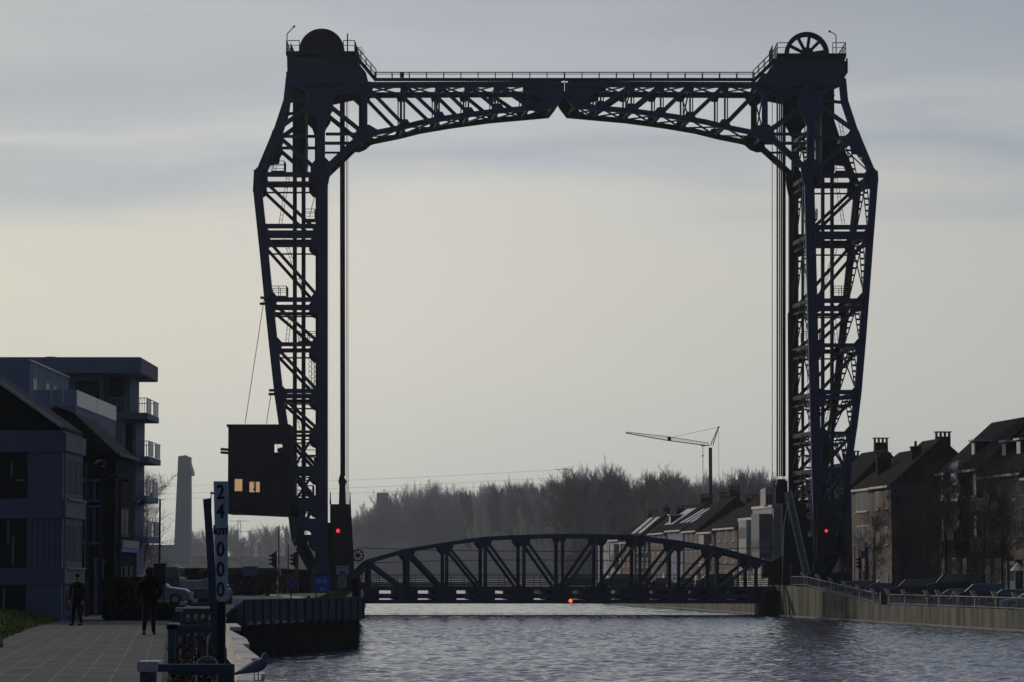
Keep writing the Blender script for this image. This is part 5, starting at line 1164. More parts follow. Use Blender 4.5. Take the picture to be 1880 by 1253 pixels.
    if bay:
        (y0, y1, z0, z1, d, m_) = bay
        mb = MB(); mb.box(-d, -.002, y0, y1, z0, z1); b_ = mb.build('bay', m_, t, local=True)
        n = max(1, int((z1 - z0) / 2.9))
        for i in range(n):
            zz0 = z0 + (z1 - z0) * i / n + .9; g = MB(); g.box(-d - .03, -d - .002, y0 + .3, y1 - .3, zz0, zz0 + 1.4); g.build('bay_window', 'glass', b_, local=True); g = MB(); g.box(-d + .15, -.2, y0 - .03, y0 - .002, zz0 - .2, zz0 + 1.5); g.build('side_reflection_pane', 'frost', b_, local=True)  # side panes carry a sky reflection in their pale colour
    if balc:
        for z0 in balc:
            mb = MB(); mb.box(-1.2, -.002, W * .45, W * .95, z0, z0 + .18); b_ = mb.build('balcony', 'concrete', t, local=True); r_ = MB()
            handrail(r_, [(-1.15, W * .45, z0 + .18), (-1.15, W * .95, z0 + .18)], h=1, step=.25, r=.025, mid=False); handrail(r_, [(-1.15, W * .45, z0 + .18), (-.1, W * .45, z0 + .18)], h=1, step=.25, r=.025, mid=False); r_.build('railing', 'galv', b_, local=True)
    return t
# corner block next to the tower
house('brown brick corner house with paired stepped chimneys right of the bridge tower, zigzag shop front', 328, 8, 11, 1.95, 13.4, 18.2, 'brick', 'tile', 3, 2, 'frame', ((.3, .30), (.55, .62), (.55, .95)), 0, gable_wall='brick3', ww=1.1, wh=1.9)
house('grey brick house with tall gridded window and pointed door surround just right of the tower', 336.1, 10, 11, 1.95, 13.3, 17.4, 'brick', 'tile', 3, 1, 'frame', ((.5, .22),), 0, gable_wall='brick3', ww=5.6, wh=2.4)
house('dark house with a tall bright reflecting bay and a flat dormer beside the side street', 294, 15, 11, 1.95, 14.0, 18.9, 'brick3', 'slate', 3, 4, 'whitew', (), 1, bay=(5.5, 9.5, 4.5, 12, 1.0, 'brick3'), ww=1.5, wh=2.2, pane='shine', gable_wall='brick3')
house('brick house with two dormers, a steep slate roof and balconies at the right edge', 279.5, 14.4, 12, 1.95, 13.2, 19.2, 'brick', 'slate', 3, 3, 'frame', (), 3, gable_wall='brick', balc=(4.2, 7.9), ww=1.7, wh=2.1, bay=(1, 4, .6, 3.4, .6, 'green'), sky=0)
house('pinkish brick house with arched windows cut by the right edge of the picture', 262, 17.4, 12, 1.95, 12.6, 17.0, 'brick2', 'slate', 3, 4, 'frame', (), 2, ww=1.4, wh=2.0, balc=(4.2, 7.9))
h_ = [o for o in C.objects if o.get('label', '').startswith('dark house with a tall bright')][0]
for k in range(7):
    rk = random.Random(k + 4); mb = MB(); z0 = 6.2 + k * .95; y0 = 5.2 + rk.uniform(-.6, .6); mb.prism([(-1.55, y0, z0), (-1.15 + rk.uniform(0, .3), y0 - .9, z0), (-.95 + rk.uniform(0, .3), y0 - .9, z0 + 1.1), (-1.35, y0, z0 + .8)], (0, .04, 0)); mb.build('bay_reflection', 'zinc' if k % 2 else 'frost', h_, local=True)  # pale slanted quads imitate bright reflections on the bay
# farther houses seen between the truss and the tower
rows = [
 (352, 12, 12.5, 18.0, 'brick3', 'slate', 'dark house hidden behind the right tower legs', {}),
 (366, 14, 13.0, 17.2, 'brick3', 'tile', 'second dark house behind the right tower legs', {}),
 (382, 13, 12.2, 14.8, 'whitew', 'slate', 'modern white house with a box shaped top storey left of the right tower', dict(flat=True, proud=1.2, bay=(1, 6, 4, 9.5, 1.6, 'greyp'))),
 (396, 14, 11.0, 13.5, 'cream', 'slate', 'modern pale house with stacked white bays and dark balconies', dict(flat=True, bay=(1, 6, 2.5, 9, 1.6, 'whitew'), ww=2)),
 (411, 15, 10.2, 15.0, 'brick', 'tile', 'wide house with a large dark gable and chimney stack left of the pale modern houses', dict(depth=13)),
 (427, 11, 9.8, 13.2, 'brick2', 'tile', 'reddish brick house with white gutters left of the large dark gable', dict(bay=(3, 7, 3, 7.5, .9, 'whitew'))),
 (439, 11, 10.2, 14.8, 'brick', 'slate', 'brick house with a row of pale flat canopies', {}),
 (451, 13, 10.4, 14.2, 'bluewall', 'slate', 'house with a blue gable wall and long pale roof windows', dict(sky=3, depth=13)),
 (465, 14, 10.2, 14.6, 'brick', 'slate', 'house with a stepped row of glinting ridge tiles and a dormer', dict(sky=1, dormer=1, depth=13)),
 (480, 13, 9.0, 13.2, 'brick3', 'tile', 'dark house with a plain high roof behind the truss span', {}),
 (494, 13, 9.2, 13.8, 'brick2', 'tile', 'salmon brick house with two roof windows seen over the truss span', dict(sky=2)),
 (508, 11, 9.6, 12.6, 'whitew', 'slate', 'small white house near the far end of the row', dict(bay=(2, 6, 3, 7, .8, 'whitew'))),
 (520, 12, 9.4, 11.8, 'whitew', 'slate', 'white flat roofed house at the far end of the row', dict(flat=True)),
]
for (Y0, W_, ea, ri, wl_, rf_, lab, kw) in rows:
    k = dict(depth=11); k.update(kw); dp = k.pop('depth')
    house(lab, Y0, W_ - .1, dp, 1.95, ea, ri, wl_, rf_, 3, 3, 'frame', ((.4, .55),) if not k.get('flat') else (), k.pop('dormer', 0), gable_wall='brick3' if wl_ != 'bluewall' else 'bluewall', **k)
# white box storey next to the tower
t = T('roof_storey', 'white box shaped roof storey with three slot windows left of the right tower', 'building', (X_at(1415, 385), 385, 12.6))
mb = MB(); mb.box(X_at(1405, 385), X_at(1432, 385), 385, 393, 12.6, Z(896, 385)); mb.build('wall', 'whitew', t)
for i in range(3): x = X_at(1407.5 + 4 * i, 385); mb = MB(); mb.box(x, x + .16, 384.96, 384.998, Z(930, 385), Z(908, 385)); mb.build('window', 'glass', t)
mb = MB(); mb.box(X_at(1403, 385), X_at(1436, 385), 384.7, 393.2, 12.5, 12.62); mb.build('ledge', 'zinc', t)
# zigzag plaster trim and pointed door on the corner block
t = T('shop_front_trim', 'pale zigzag plaster trim round the shop window right of the tower', 'trim', (facade_x(341) - .2, 341, 6.2), SN)
mb = MB()
for k in range(6): mb.bar((-.12, -2.4 + .8 * k, 1.2), (-.12, -2.0 + .8 * k, .9), .1, .12); mb.bar((-.12, -2.0 + .8 * k, .9), (-.12, -1.6 + .8 * k, 1.2), .1, .12)
for s_ in (-2.5, 2.45): mb.box(-.2, -.06, s_, s_ + .12, -3.2, 1.2)
mb.box(-.25, -.06, -2.6, 2.6, -3.4, -3.2); mb.build('plaster_frame', 'whitew', t, local=True)
mb = MB(); mb.box(-.1, -.02, -2.35, 2.4, -3.19, .85); mb.build('curtain', 'curtain', t, local=True)
# ------------------------------------------------------------------ right quay fence with timber posts
fr = T('quay_railing', 'grey steel railing with thin bars running along the right quay wall', 'railing', (31, 255, 1.5))
RF = [(36.05, 217), (30.75, 258)]; rb_ = MB(); rp_ = MB(); rc = MB()
def rail_run(A, B, step=.31, h=.86, lift=.12):
    A = Vector(A); B = Vector(B); L = (B - A).length; n = int(L / step)
    rb_.bar(A + Vector((0, 0, h)), B + Vector((0, 0, h)), .07, .06); rb_.bar(A + Vector((0, 0, lift)), B + Vector((0, 0, lift)), .05, .05)
    for i in range(n + 1): c = A.lerp(B, i / n); rp_.bar(c + Vector((0, 0, lift if i % 6 else 0)), c + Vector((0, 0, h)), .022 if i % 6 else .05, .022 if i % 6 else .05)
rail_run((47, 130, 1.5), (36.1, 217, 1.5)); rail_run((36.1, 217, 1.5), (31.1, 258, 1.5)); rail_run((30.5, 260, 1.55), (27.2, 288.5, 2.95)); rail_run((27.2, 288.5, 2.95), (26.4, 294, 2.95))
rb_.build('rails', 'galv', fr); rp_.build('bars', 'galv', fr); mb = MB(); mb.box(30.6, 31.15, 258.3, 259.3, 1.45, 2.55); mb.build('end_pillar', 'concrete', fr)
lb = ['first', 'second', 'third', 'fourth', 'fifth', 'sixth', 'seventh', 'eighth', 'ninth', 'tenth', 'eleventh', 'twelfth', 'thirteenth', 'fourteenth']
for i, (px, py) in enumerate(((1473, 1054), (1500, 1057), (1523, 1064), (1548, 1070), (1575, 1077), (1601, 1084), (1628, 1084), (1658, 1086), (1699, 1087), (1720, 1086), (1754, 1088), (1786, 1088), (1824, 1089), (1861, 1091))):
    Yq = 290 - (px - 1480) * .26 if px < 1620 else 256 - (px - 1620) * .145
    mb = MB(); x = X_at(px, Yq); zt = CAMZ - (py - 3 - 1055) / F * Yq; w_ = .17
    mb.prism([(x + .09 - w_, Yq, zt - .42), (x + .09 + w_, Yq, zt - .42), (x - .12 + w_, Yq, zt), (x - .12 - w_, Yq, zt)], (0, .25, 0)); mb.prism([(x + .02, Yq + .06, 1.4), (x + .14, Yq + .06, 1.4), (x + .14, Yq + .06, zt - .40), (x + .02, Yq + .06, zt - .40)], (0, .12, 0))
    hd_ = mb; tag(mb.build('timber_post', 'timber'), lb[i] + ' slanted tan timber post from the tower along the right railing', 'post', 'timber posts behind the railing')
# steel steps and landing at the right tower foot
t = T('landing_railing', 'pale steel railing bars on the landing at the foot of the right tower', 'railing', (25.5, 297, 2.95)); mb = MB()
for k in range(5): p = P(1452, 1060 + 4.4 * k, 297); q = P(1474, 1059.5 + 4.4 * k, 297); mb.bar(p, q, .05, .05)
mb.bar(P(1452, 1036, 297), P(1452, 1078, 297), .05, .05); mb.bar(P(1475, 1036, 297), P(1475, 1078, 297), .05, .05); mb.build('bars', 'galv', t)
# concrete pier below the right tower
t = T('tower_pier', 'shadowed concrete pier in the water under the right tower', 'pier', (25, 303, 0)); mb = MB(); mb.box(24.2, 33, 299, 311, -1, 2.4); mb.box(27, 33, 298.6, 311.4, -1, 2.98); mb.build('pier_block', 'darkwall', t)
t = T('tower_pier', 'dark concrete foundation under the left tower', 'pier', (-18, 303, 0)); mb = MB(); mb.box(-20.5, -14.7, 298.9, 311, -1, 2.36); mb.build('pier_block', 'darkwall', t)
# ------------------------------------------------------------------ cars on the right bank
def cz(px, Y, z=None): return (X_at(px, Y), Y, z if z is not None else 1.42)
R_ = math.pi - .1
car('black estate car nearest the right tower behind the sloping railing', cz(1563, 283, 1.9), R_, 4.5, 1.8, 1.55, 'carblack', 'suv', 'cars parked along the right quay')
car('black hatchback with a glinting white mirror beside the sloping railing', cz(1604, 276, 1.75), R_, 4.1, 1.8, 1.5, 'carblack', 'hatch', 'cars parked along the right quay')
car('large dark van with a bright curved windscreen', cz(1752, 274, 1.7), R_, 5.2, 2.0, 2.35, 'carblack', 'van', 'cars parked along the right quay', 'parked_van', 'van')
car('dark people carrier with a rounded bonnet left of the large van', cz(1680, 277, 1.7), R_, 4.8, 1.9, 1.85, 'carblack', 'van', 'cars parked along the right quay', 'parked_van', 'van')
car('low navy car in front of the large van', cz(1742, 247, 1.42), R_, 4.2, 1.75, 1.42, 'carnavy', 'hatch', 'cars parked along the right quay')
car('square navy four by four with a pale windscreen frame', cz(1793, 243, 1.42), R_, 4.4, 1.85, 1.85, 'carnavy', 'suv', 'cars parked along the right quay')
car('black saloon right of the square four by four', cz(1846, 238, 1.42), R_, 4.3, 1.8, 1.45, 'carnavy', 'suv', 'cars parked along the right quay')
car('low silver car in the foreground of the right quay with a bright windscreen', cz(1888, 226, 1.42), R_, 4.3, 1.75, 1.42, 'silver', 'hatch', 'cars parked along the right quay')
t = T('motorcycle', 'dark motorcycle with a bright headlamp parked below the people carrier', 'motorcycle', cz(1668, 272, 1.5))
x, Yq, z = t.location
for dx in (-.7, .7): mb = MB(); mb.ring((x + dx, Yq, z + .32), .32, .09, d=.1, n=18); mb.cyl((x + dx, Yq - .02, z + .32), (x + dx, Yq + .12, z + .32), .08, n=8); mb.build('wheel', 'tyre', t)
mb = MB(); mb.ball((x, Yq + .05, z + .75), .28, 10, (1.3, .5, .7)); mb.bar((x - .7, Yq + .05, z + .32), (x - .45, Yq + .05, z + 1.0), .07, .07); mb.bar((x - .7, Yq + .05, z + .35), (x + .7, Yq + .05, z + .4), .12, .2); mb.ball((x + .5, Yq + .05, z + .78), .22, 8, (1.5, .6, .35)); mb.build('frame', 'carblack', t)
mb = MB(); mb.bar((x - .45, Yq - .3, z + 1.05), (x - .45, Yq + .4, z + 1.05), .04, .04); mb.build('handlebar', 'galv', t); mb = MB(); mb.ball((x - .6, Yq + .05, z + .9), .12, 8); mb.build('headlight', 'lampglass', t)
# vans crossing behind the truss on the far road
for px, Yq, L_, pt, lab in ((1062, 470, 5, 'carblue', 'blue van behind the middle of the truss span'), (1145, 450, 7, 'carblue', 'long blue van under the white houses behind the truss'), (1207, 440, 4.2, 'carnavy', 'dark blue car behind the right half of the truss'), (1310, 400, 5, 'carblue', 'blue van below the reddish houses near the truss end'), (1250, 425, 4, 'silver', 'silver car glinting between the truss diagonals')):
    car(lab, (X_at(px, Yq), Yq, 2.0), math.pi, L_, 1.9, 2.1 if L_ > 4.5 else 1.5, pt, 'van' if L_ > 4.5 else 'hatch', 'vehicles behind the truss', 'parked_van' if L_ > 4.5 else 'parked_car', 'van' if L_ > 4.5 else 'car')
# poles, lights and signs right of the tower
for px, top, Yq, mt, lab in ((1541, 1012, 305, 'galv', 'pale thin pole close to the right tower leg'), (1562, 1000, 309, 'dark', 'dark thin pole left of the traffic light by the corner house'), (1576, 1008, 306, 'whitew', 'white striped pole under the blue sign'), (1584, 1048, 300, 'whitew', 'short white post below the blue sign'), (1605, 1022, 300, 'galv', 'pale thin pole in front of the brick corner house'), (1550, 1040, 301, 'galv', 'short pale post at the right tower leg')):
    mb = MB(); mb.cyl((X_at(px, Yq), Yq, 2.2), (X_at(px, Yq), Yq, Z(top, Yq)), .08, n=8); tag(mb.build('pole', mt), lab, 'pole', 'poles by the right tower')
traffic_light('dark traffic light with a lit white plate beside the brick corner house', 1576, 306, 1022, 2.2); traffic_light('dark traffic light close to the right tower leg', 1556, 309, 1020, 2.2)
t = T('street_name_sign', 'plain blue rectangular sign in front of the brick corner house', 'sign', (X_at(1586, 302), 302, 2.2)); mb = MB(); mb.box(X_at(1579, 302), X_at(1592, 302), 302, 302.05, Z(1025, 302), Z(1012, 302)); mb.build('panel', 'signblue', t); mb = MB(); mb.cyl((X_at(1580, 302), 302.1, 2.2), (X_at(1580, 302), 302.1, Z(1013, 302)), .05, n=6); mb.build('pole', 'dark', t)
t = T('advertising_board', 'pale lettered board above a shop at the right edge', 'sign', (X_at(1848, 276), 276, 5)); mb = MB(); mb.box(X_at(1837, 276), X_at(1860, 276), 276, 276.1, Z(1031, 276), Z(1020, 276)); mb.build('panel', 'whitew', t)
mb = MB()
for i in range(4): x = X_at(1843 + 3 * i, 276); mb.box(x, x + .09, 275.985, 275.998, Z(1028, 276), Z(1023.5, 276))
mb.build('lettering', 'dark', t); mb = MB(); mb.box(X_at(1849, 276) - .12, X_at(1849, 276) + .12, 276.11, 276.3, 1.9, Z(1022, 276)); mb.build('green_post', 'green', t)
t = T('parasol', 'tan folded parasol roof at the right edge', 'parasol', (X_at(1868, 250), 250, 1.42)); c = P(1868, 1048, 250); mb = MB(); mb.cyl(c, c + Vector((0, 0, .65)), .62, .04, 8); mb.build('canopy', 'timber', t); mb = MB(); mb.cyl((c.x, 250, 1.42), (c.x, 250, c.z), .04, n=6); mb.build('pole', 'dark', t)
# ================================================================== TREES
def rot_about(v, k, a): return v * math.cos(a) + k.cross(v) * math.sin(a) + k * k.dot(v) * (1 - math.cos(a))
def tree_mesh(name, h, spread, seed, levels=4, nb=5, up=.5, tw=.022, trunk=.35, clear=.15, extra=0):
    rnd = random.Random(seed); tr = MB(); cr = MB()
    def grow(p, d, L, r, lv):
        n = 3; seg = L / n; mb = tr if lv == 0 else cr
        for i in range(n):
            d2 = (d + Vector((rnd.gauss(0, .09), rnd.gauss(0, .09), rnd.gauss(0, .05) + (.07 if lv else 0)))).normalized(); q = p + d2 * seg; r2 = max(tw * .5, r * (1 - .28 * (1 if lv else .75)))
            mb.cyl(p, q, r, r2, 6 if lv == 0 else 3, False); 
            if lv < levels:
                k = nb if lv == 0 else (3 if lv == 1 else 2)
                for b in range(k):
                    if lv == 0 and i == 0 and rnd.random() < .5 + clear: continue
                    t_ = rnd.random(); c = p.lerp(q, t_); ax = Vector((rnd.gauss(0, 1), rnd.gauss(0, 1), rnd.gauss(0, .3))); ax = (ax - d2 * ax.dot(d2)).normalized()
                    dd = rot_about(d2, ax, rnd.uniform(.35, .8) * spread); dd = (dd + Vector((0, 0, up))).normalized()
                    f_ = {0: .42 * (1.15 - .5 * (i + t_) / n), 1: .55, 2: .6, 3: .6}[lv]
                    grow(c, dd, L * f_ * rnd.uniform(.75, 1.2), max(tw * .6, r2 * .42), lv + 1)
            p, d, r = q, d2, r2
    grow(Vector((0, 0, 0)), Vector((0, 0, 1)), h, trunk, 0)
    for _ in range(extra):                       # ivy and dense twigs: small leaf faces through the crown
        z = h * (.03 + .95 * rnd.random()); R = spread * h * .16 * math.sin(min(1, max(.05, (1.02 - z / h) * 1.8)) * 1.57); a = rnd.uniform(0, 6.28); rr = R * rnd.random() ** .5
        c = Vector((rr * math.cos(a), rr * math.sin(a), z)); u = Vector((rnd.gauss(0, .3), rnd.gauss(0, .3), 1)).normalized() * rnd.uniform(.15, .55); v = Vector((rnd.gauss(0, 1), rnd.gauss(0, 1), 0)).normalized() * .07
        k = cr.add([c - v, c + v, c + u]); cr.face((k, k + 1, k + 2))
    return tr, cr
protos = {}; HT = {}
def proto(key, m, label, group, **kw):
    tr, cr = tree_mesh(key, **kw); t = T('bare_tree', label, 'tree', (0, 0, -500), 0, group); tr.build('trunk', m, t, local=True); cr.build('crown', m, t, local=True); protos[key] = [t, False]; HT[key] = sorted(v.z for v in cr.v)[int(len(cr.v) * .9985)]
def place(key, x, y, z, s, label=None, sx=1.0):
    t, used = protos[key]
    o = copy_tree(t) if used else t
    protos[key][1] = True; o.location = (x, y, z); o.rotation_euler = (0, 0, random.uniform(0, 6.28)); o.scale = (s * sx, s * sx, s)
    if label: o['label'] = label
    return o
G1 = 'dense trees massed left of the canal bend'; G2 = 'leafless poplars in the hazy row beyond the bridge'; G3 = 'faint trees far beyond the levee'
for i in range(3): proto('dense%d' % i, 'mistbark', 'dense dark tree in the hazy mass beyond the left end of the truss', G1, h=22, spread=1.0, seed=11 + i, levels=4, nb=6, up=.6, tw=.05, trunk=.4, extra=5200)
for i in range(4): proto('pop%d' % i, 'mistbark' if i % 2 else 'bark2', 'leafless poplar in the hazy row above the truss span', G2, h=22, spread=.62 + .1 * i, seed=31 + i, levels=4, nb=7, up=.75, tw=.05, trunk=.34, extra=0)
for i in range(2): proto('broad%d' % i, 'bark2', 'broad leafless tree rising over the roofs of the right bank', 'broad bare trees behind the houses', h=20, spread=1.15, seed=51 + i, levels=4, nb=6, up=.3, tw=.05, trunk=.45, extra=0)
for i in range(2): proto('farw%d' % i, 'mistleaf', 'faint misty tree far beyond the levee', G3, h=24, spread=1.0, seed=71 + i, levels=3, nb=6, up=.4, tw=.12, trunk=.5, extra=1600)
def at_px(key, px, Y, top_py, gz=1.8, sx=1.0, h=None, label=None):
    H = HT[key]; z1 = Z(top_py, Y); s = (z1 - gz) / H; return place(key, X_at(px, Y), Y, gz, s, label, sx)
random.seed(21)
prof_ = [(646, 985), (656, 965), (668, 945), (682, 926), (700, 913), (722, 904), (745, 903), (770, 896), (795, 886), (818, 889), (838, 902), (852, 908)]
for row in range(3):
    for i, (px, py) in enumerate(prof_):
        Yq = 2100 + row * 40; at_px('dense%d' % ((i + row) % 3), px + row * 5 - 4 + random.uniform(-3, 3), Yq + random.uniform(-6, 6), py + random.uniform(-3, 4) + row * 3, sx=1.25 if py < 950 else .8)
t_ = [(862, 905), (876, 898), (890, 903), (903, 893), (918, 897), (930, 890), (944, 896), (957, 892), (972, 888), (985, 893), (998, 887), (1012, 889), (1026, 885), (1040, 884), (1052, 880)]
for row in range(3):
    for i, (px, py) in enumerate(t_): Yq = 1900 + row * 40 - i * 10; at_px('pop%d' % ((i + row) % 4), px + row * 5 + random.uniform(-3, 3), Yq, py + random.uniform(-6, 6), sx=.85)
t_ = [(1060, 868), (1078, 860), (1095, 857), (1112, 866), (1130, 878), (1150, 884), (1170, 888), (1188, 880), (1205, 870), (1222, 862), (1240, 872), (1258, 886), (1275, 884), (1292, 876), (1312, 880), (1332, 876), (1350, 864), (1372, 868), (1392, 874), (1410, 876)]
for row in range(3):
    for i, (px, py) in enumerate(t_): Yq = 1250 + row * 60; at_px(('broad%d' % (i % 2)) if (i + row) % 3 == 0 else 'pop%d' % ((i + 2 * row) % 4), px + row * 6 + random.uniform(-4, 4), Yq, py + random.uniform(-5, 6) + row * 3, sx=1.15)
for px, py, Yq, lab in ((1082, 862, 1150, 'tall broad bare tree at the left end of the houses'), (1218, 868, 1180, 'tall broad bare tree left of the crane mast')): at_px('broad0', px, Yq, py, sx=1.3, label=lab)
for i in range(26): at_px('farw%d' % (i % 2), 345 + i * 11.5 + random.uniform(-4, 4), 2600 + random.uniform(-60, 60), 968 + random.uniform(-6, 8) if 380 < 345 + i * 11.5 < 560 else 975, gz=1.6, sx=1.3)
def undergrowth(name, px0, px1, Y0, Y1, hi, n, m):
    mb = MB(); rnd = random.Random(3)
    for _ in range(n):
        px = rnd.uniform(px0, px1); Yq = rnd.uniform(Y0, Y1); x = X_at(px, Yq); z = 1.6 + hi * (.75 + .35 * math.sin(px * .05) * math.sin(px * .021 + 1)) * rnd.random() ** 1.3; u = Vector((rnd.gauss(0, .3), 0, 1)) * rnd.uniform(.9, 2.8); v = Vector((rnd.uniform(.25, .6), rnd.uniform(-.3, .3), 0))
        k = mb.add([(x - v.x, Yq - v.y, z), (x + v.x, Yq + v.y, z), Vector((x, Yq, z)) + u]); mb.face((k, k + 1, k + 2))
    tag(mb.build(name, m), kind='stuff')
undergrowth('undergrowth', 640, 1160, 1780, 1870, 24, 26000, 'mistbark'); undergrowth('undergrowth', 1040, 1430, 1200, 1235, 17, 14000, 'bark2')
# bare street trees on the right bank
proto('street', 'bark', 'bare street tree in front of the brick corner house', 'bare street trees on the right bank', h=8, spread=1.5, seed=91, levels=4, nb=5, up=.15, tw=.012, trunk=.13)
proto('russet', 'redtwig', 'bare russet street tree in front of the dark house', 'bare street trees on the right bank', h=8, spread=1.5, seed=94, levels=4, nb=5, up=.1, tw=.012, trunk=.14, extra=60)
for key, px, Yq, h_, lab in (('street', 1652, 300, 8.6, 'thin bare street tree in front of the brick corner house'), ('street', 1697, 292, 9, 'bare street tree in front of the dark gable wall'), ('russet', 1735, 288, 10, 'bare russet tree in front of the side street'), ('russet', 1800, 280, 10, 'bare russet tree in front of the dark house'), ('street', 1838, 262, 8.4, 'bare tree before the brick house with dormers'), ('russet', 1600, 318, 7, 'small russet tree by the blue sign')):
    place(key, X_at(px, Yq), Yq, 1.8, h_ / 8, lab)
proto('left', 'bark', 'small bare tree showing beneath the corner balconies', 'bare tree on the left', h=8, spread=1.4, seed=99, levels=4, nb=5, up=.25, tw=.014, trunk=.16); place('left', X_at(258, 236), 236, GZ, 1.05)
# ================================================================== FAR THINGS
def zf(py, Y): return Z(py, Y)
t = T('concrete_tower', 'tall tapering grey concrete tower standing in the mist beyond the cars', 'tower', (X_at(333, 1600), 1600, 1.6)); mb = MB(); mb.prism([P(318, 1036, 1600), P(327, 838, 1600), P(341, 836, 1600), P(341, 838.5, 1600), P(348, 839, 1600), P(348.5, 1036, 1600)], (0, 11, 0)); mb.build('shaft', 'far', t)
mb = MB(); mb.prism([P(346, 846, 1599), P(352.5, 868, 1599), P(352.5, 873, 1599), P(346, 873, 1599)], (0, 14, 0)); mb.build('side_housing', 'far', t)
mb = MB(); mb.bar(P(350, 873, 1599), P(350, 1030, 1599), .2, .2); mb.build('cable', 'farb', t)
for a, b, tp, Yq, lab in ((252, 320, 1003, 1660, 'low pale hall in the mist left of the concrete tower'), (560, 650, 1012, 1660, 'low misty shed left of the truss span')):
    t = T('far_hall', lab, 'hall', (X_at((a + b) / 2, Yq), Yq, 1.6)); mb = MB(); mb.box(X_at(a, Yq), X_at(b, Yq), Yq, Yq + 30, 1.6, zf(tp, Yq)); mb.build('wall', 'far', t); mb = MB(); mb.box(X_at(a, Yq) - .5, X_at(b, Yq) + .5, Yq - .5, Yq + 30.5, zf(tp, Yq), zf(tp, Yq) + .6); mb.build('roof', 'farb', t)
t = T('block_of_flats', 'pale block of flats top peeping over the dense tree mass', 'building', (X_at(702, 2300), 2300, 1.6)); mb = MB(); mb.box(X_at(692, 2300), X_at(712, 2300), 2300, 2318, 1.6, zf(905, 2300)); mb.build('wall', 'far', t)
for k in range(6): mb = MB(); mb.box(X_at(693.5 + 3 * k, 2300), X_at(695 + 3 * k, 2300), 2299.6, 2299.98, zf(915, 2300), zf(908, 2300)); mb.build('window', 'glass', t)
t = T('church_spire', 'faint pointed church spire in the mist beside the left tower leg', 'church', (X_at(527, 2500), 2500, 1.6)); mb = MB(); c = X_at(527, 2500); mb.box(c - 1.6, c + 1.6, 2500, 2503.5, 1.6, zf(985, 2500)); mb.build('tower', 'farb', t); mb = MB(); k = mb.add([(c - 2, 2499.4, zf(985, 2500)), (c + 2, 2499.4, zf(985, 2500)), (c + 2, 2504, zf(985, 2500)), (c - 2, 2504, zf(985, 2500)), (c, 2501.7, zf(964, 2500))]); [mb.face(q) for q in ((k, k + 1, k + 4), (k + 1, k + 2, k + 4), (k + 2, k + 3, k + 4), (k + 3, k, k + 4), (k, k + 3, k + 2, k + 1))]; mb.build('spire', 'farb', t)
def pylon(label, px, Yq, top, w_):
    t = T('power_pylon', label, 'pylon', (X_at(px, Yq), Yq, 1.6), 0, 'power pylons in the mist'); mb = MB(); x = X_at(px, Yq); zt = zf(top, Yq)
    for s_ in (-1, 1):
        for s2 in (-1, 1): mb.bar((x + s_ * w_, Yq + s2 * w_, 1.6), (x + s_ * w_ * .25, Yq + s2 * w_ * .25, zt), .25, .25)
    n = 9
    for i in range(n):
        a = i / n; b = (i + 1) / n; wa = w_ * (1 - .75 * a); wb = w_ * (1 - .75 * b); za = 1.6 + (zt - 1.6) * a; zb = 1.6 + (zt - 1.6) * b
        mb.bar((x - wa, Yq, za), (x + wb, Yq, zb), .14, .14); mb.bar((x + wa, Yq, za), (x - wb, Yq, zb), .14, .14)
    mb.build('lattice_mast', 'farb', t); mb = MB()
    for f_ in (.8, .98): z = 1.6 + (zt - 1.6) * f_; mb.bar((x - w_ * 2.2, Yq, z), (x + w_ * 2.2, Yq, z), .25, .35)
    mb.build('cross_arm', 'farb', t); return x, zt
xa_, za_ = pylon('far power pylon rising above the poplar row', 1036, 2300, 858, 3); xb_, zb_ = pylon('faint power pylon under the control cabin', 440, 2700, 955, 4)
for k, z in enumerate((0, -14, -24)):
    mb = MB(); pr = None; p0 = P(1036, 862 - z, 2300); p1 = P(180, 895 - z, 2300)
    for i in range(33):
        q = i / 32; p = p0.lerp(p1, q) - Vector((0, 0, 8 * q * (1 - q)))
        if pr: mb.cyl(pr, p, .07, n=4)
        pr = p
    tag(mb.build('power_line', 'farb'), ('highest', 'middle', 'lowest')[k] + ' thin power line sagging across the misty sky on the left', 'power line', 'power lines in the mist')
# thin mast among the trees
mb = MB(); mb.cyl((X_at(1067, 560), 560, 1.9), (X_at(1067, 560), 560, Z(922, 560)), .09, n=6); tag(mb.build('lamp_mast', 'greyp'), 'thin tall lamp mast in front of the bare trees above the span', 'mast')
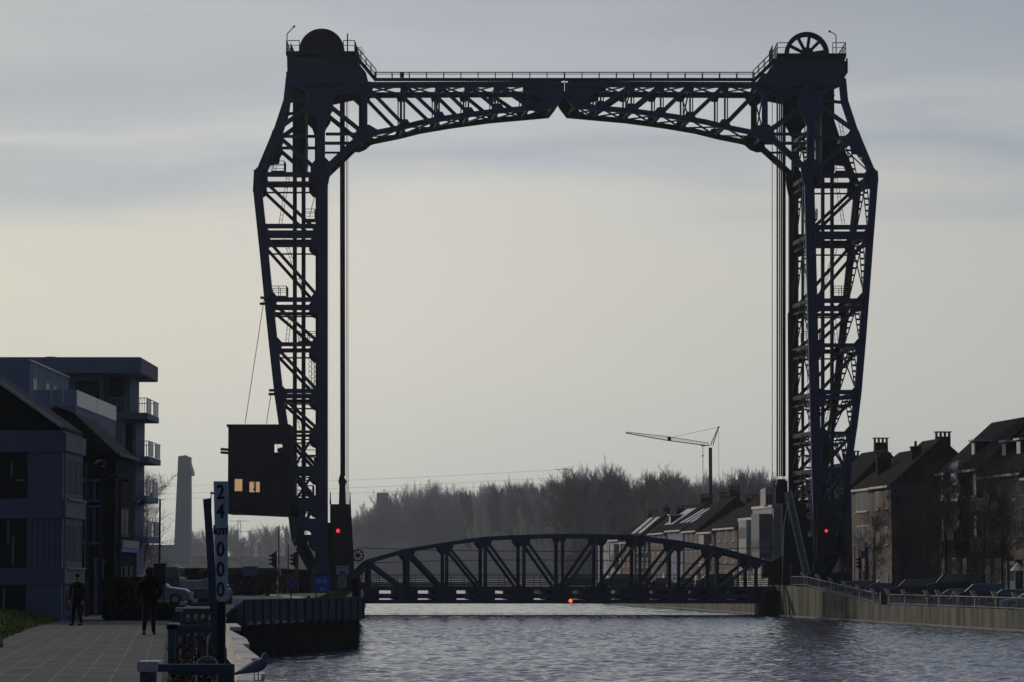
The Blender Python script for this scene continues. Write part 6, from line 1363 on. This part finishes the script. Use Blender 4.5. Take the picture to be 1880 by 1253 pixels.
# ------------------------------------------------------------------ crane
YC = 600
cr_ = T('tower_crane', 'self erecting crane with a lattice jib over the right bank roofs', 'crane', (X_at(1304, YC), YC, 2))
mb = MB(); mb.box(X_at(1301.5, YC), X_at(1307.5, YC), YC, YC + .6, 2, Z(822, YC)); mb.build('mast', 'steel', cr_)
def lattice(mb, p, q, h0, h1, n, w=.13, wt=.10):
    pr = None
    for i in range(n + 1):
        c = p.lerp(q, i / n); h = h0 + (h1 - h0) * i / n; t1 = c + Vector((0, .25, h)); 
        if pr: mb.bar(pr[0], c, w, w); mb.bar(pr[1], t1, wt, wt); mb.bar(pr[0] + Vector((0, .5, 0)), c + Vector((0, .5, 0)), w, w); mb.bar(pr[1], c, .05, .05); mb.bar(pr[0], t1, .05, .05)
        pr = (c, t1)
mb = MB(); a = P(1302, 819, YC); m_ = P(1226, 809, YC); b = P(1149, 795.5, YC); lattice(mb, a, m_, .55, .75, 12); lattice(mb, m_, b, .75, .22, 12); c = P(1229, 806, YC); mb.box(c.x - .35, c.x + .35, YC - .1, YC + .5, c.z - .3, c.z + .35); mb.build('jib', 'dark', cr_)
mb = MB(); ap = P(1319, 785, YC); mb.bar(P(1304, 818, YC), ap, .15, .15); mb.bar(P(1309, 818, YC), ap, .15, .15)
for i in range(6): q = i / 6; mb.bar(P(1304, 818, YC).lerp(ap, q), P(1309, 818, YC).lerp(ap, q), .08, .08)
mb.box(ap.x - .12, ap.x + .2, YC - .1, YC + .2, ap.z - .15, ap.z + .2); mb.build('apex_frame', 'dark', cr_)
mb = MB(); mb.cyl(P(1234, 803, YC), ap, .03, n=4); mb.cyl(ap, P(1320, 880, YC), .03, n=4); mb.build('tie_ropes', 'dark', cr_)
mb = MB(); 
for px in (1289.5, 1291.5): mb.cyl(P(px, 819, YC), P(1290.5, 836, YC), .025, n=4)
c = P(1290.5, 837, YC); mb.ball(c, .2, 6); mb.cyl(c, P(1290.5, 868, YC), .06, n=6); mb.build('hook_block', 'dark', cr_)
c = P(1291, 818.5, YC); mb = MB(); mb.box(c.x - .4, c.x + .4, YC - .1, YC + .5, c.z - .12, c.z + .12); mb.build('trolley', 'dark', cr_)
# ================================================================== HAZE
hm = bpy.data.materials.new('thin_winter_haze'); hm.use_nodes = True; ht = hm.node_tree; ht.nodes.clear()
vo = ht.nodes.new('ShaderNodeVolumePrincipled'); vo.inputs['Color'].default_value = (.97, .985, 1, 1); vo.inputs['Density'].default_value = .0001; vo.inputs['Anisotropy'].default_value = .65
ho = ht.nodes.new('ShaderNodeOutputMaterial'); ht.links.new(vo.outputs[0], ho.inputs['Volume'])
mb = MB(); mb.box(-3600, 3600, -60, 5100, -2.6, 90); hz = mb.build('haze', hm); tag(hz, kind='stuff')
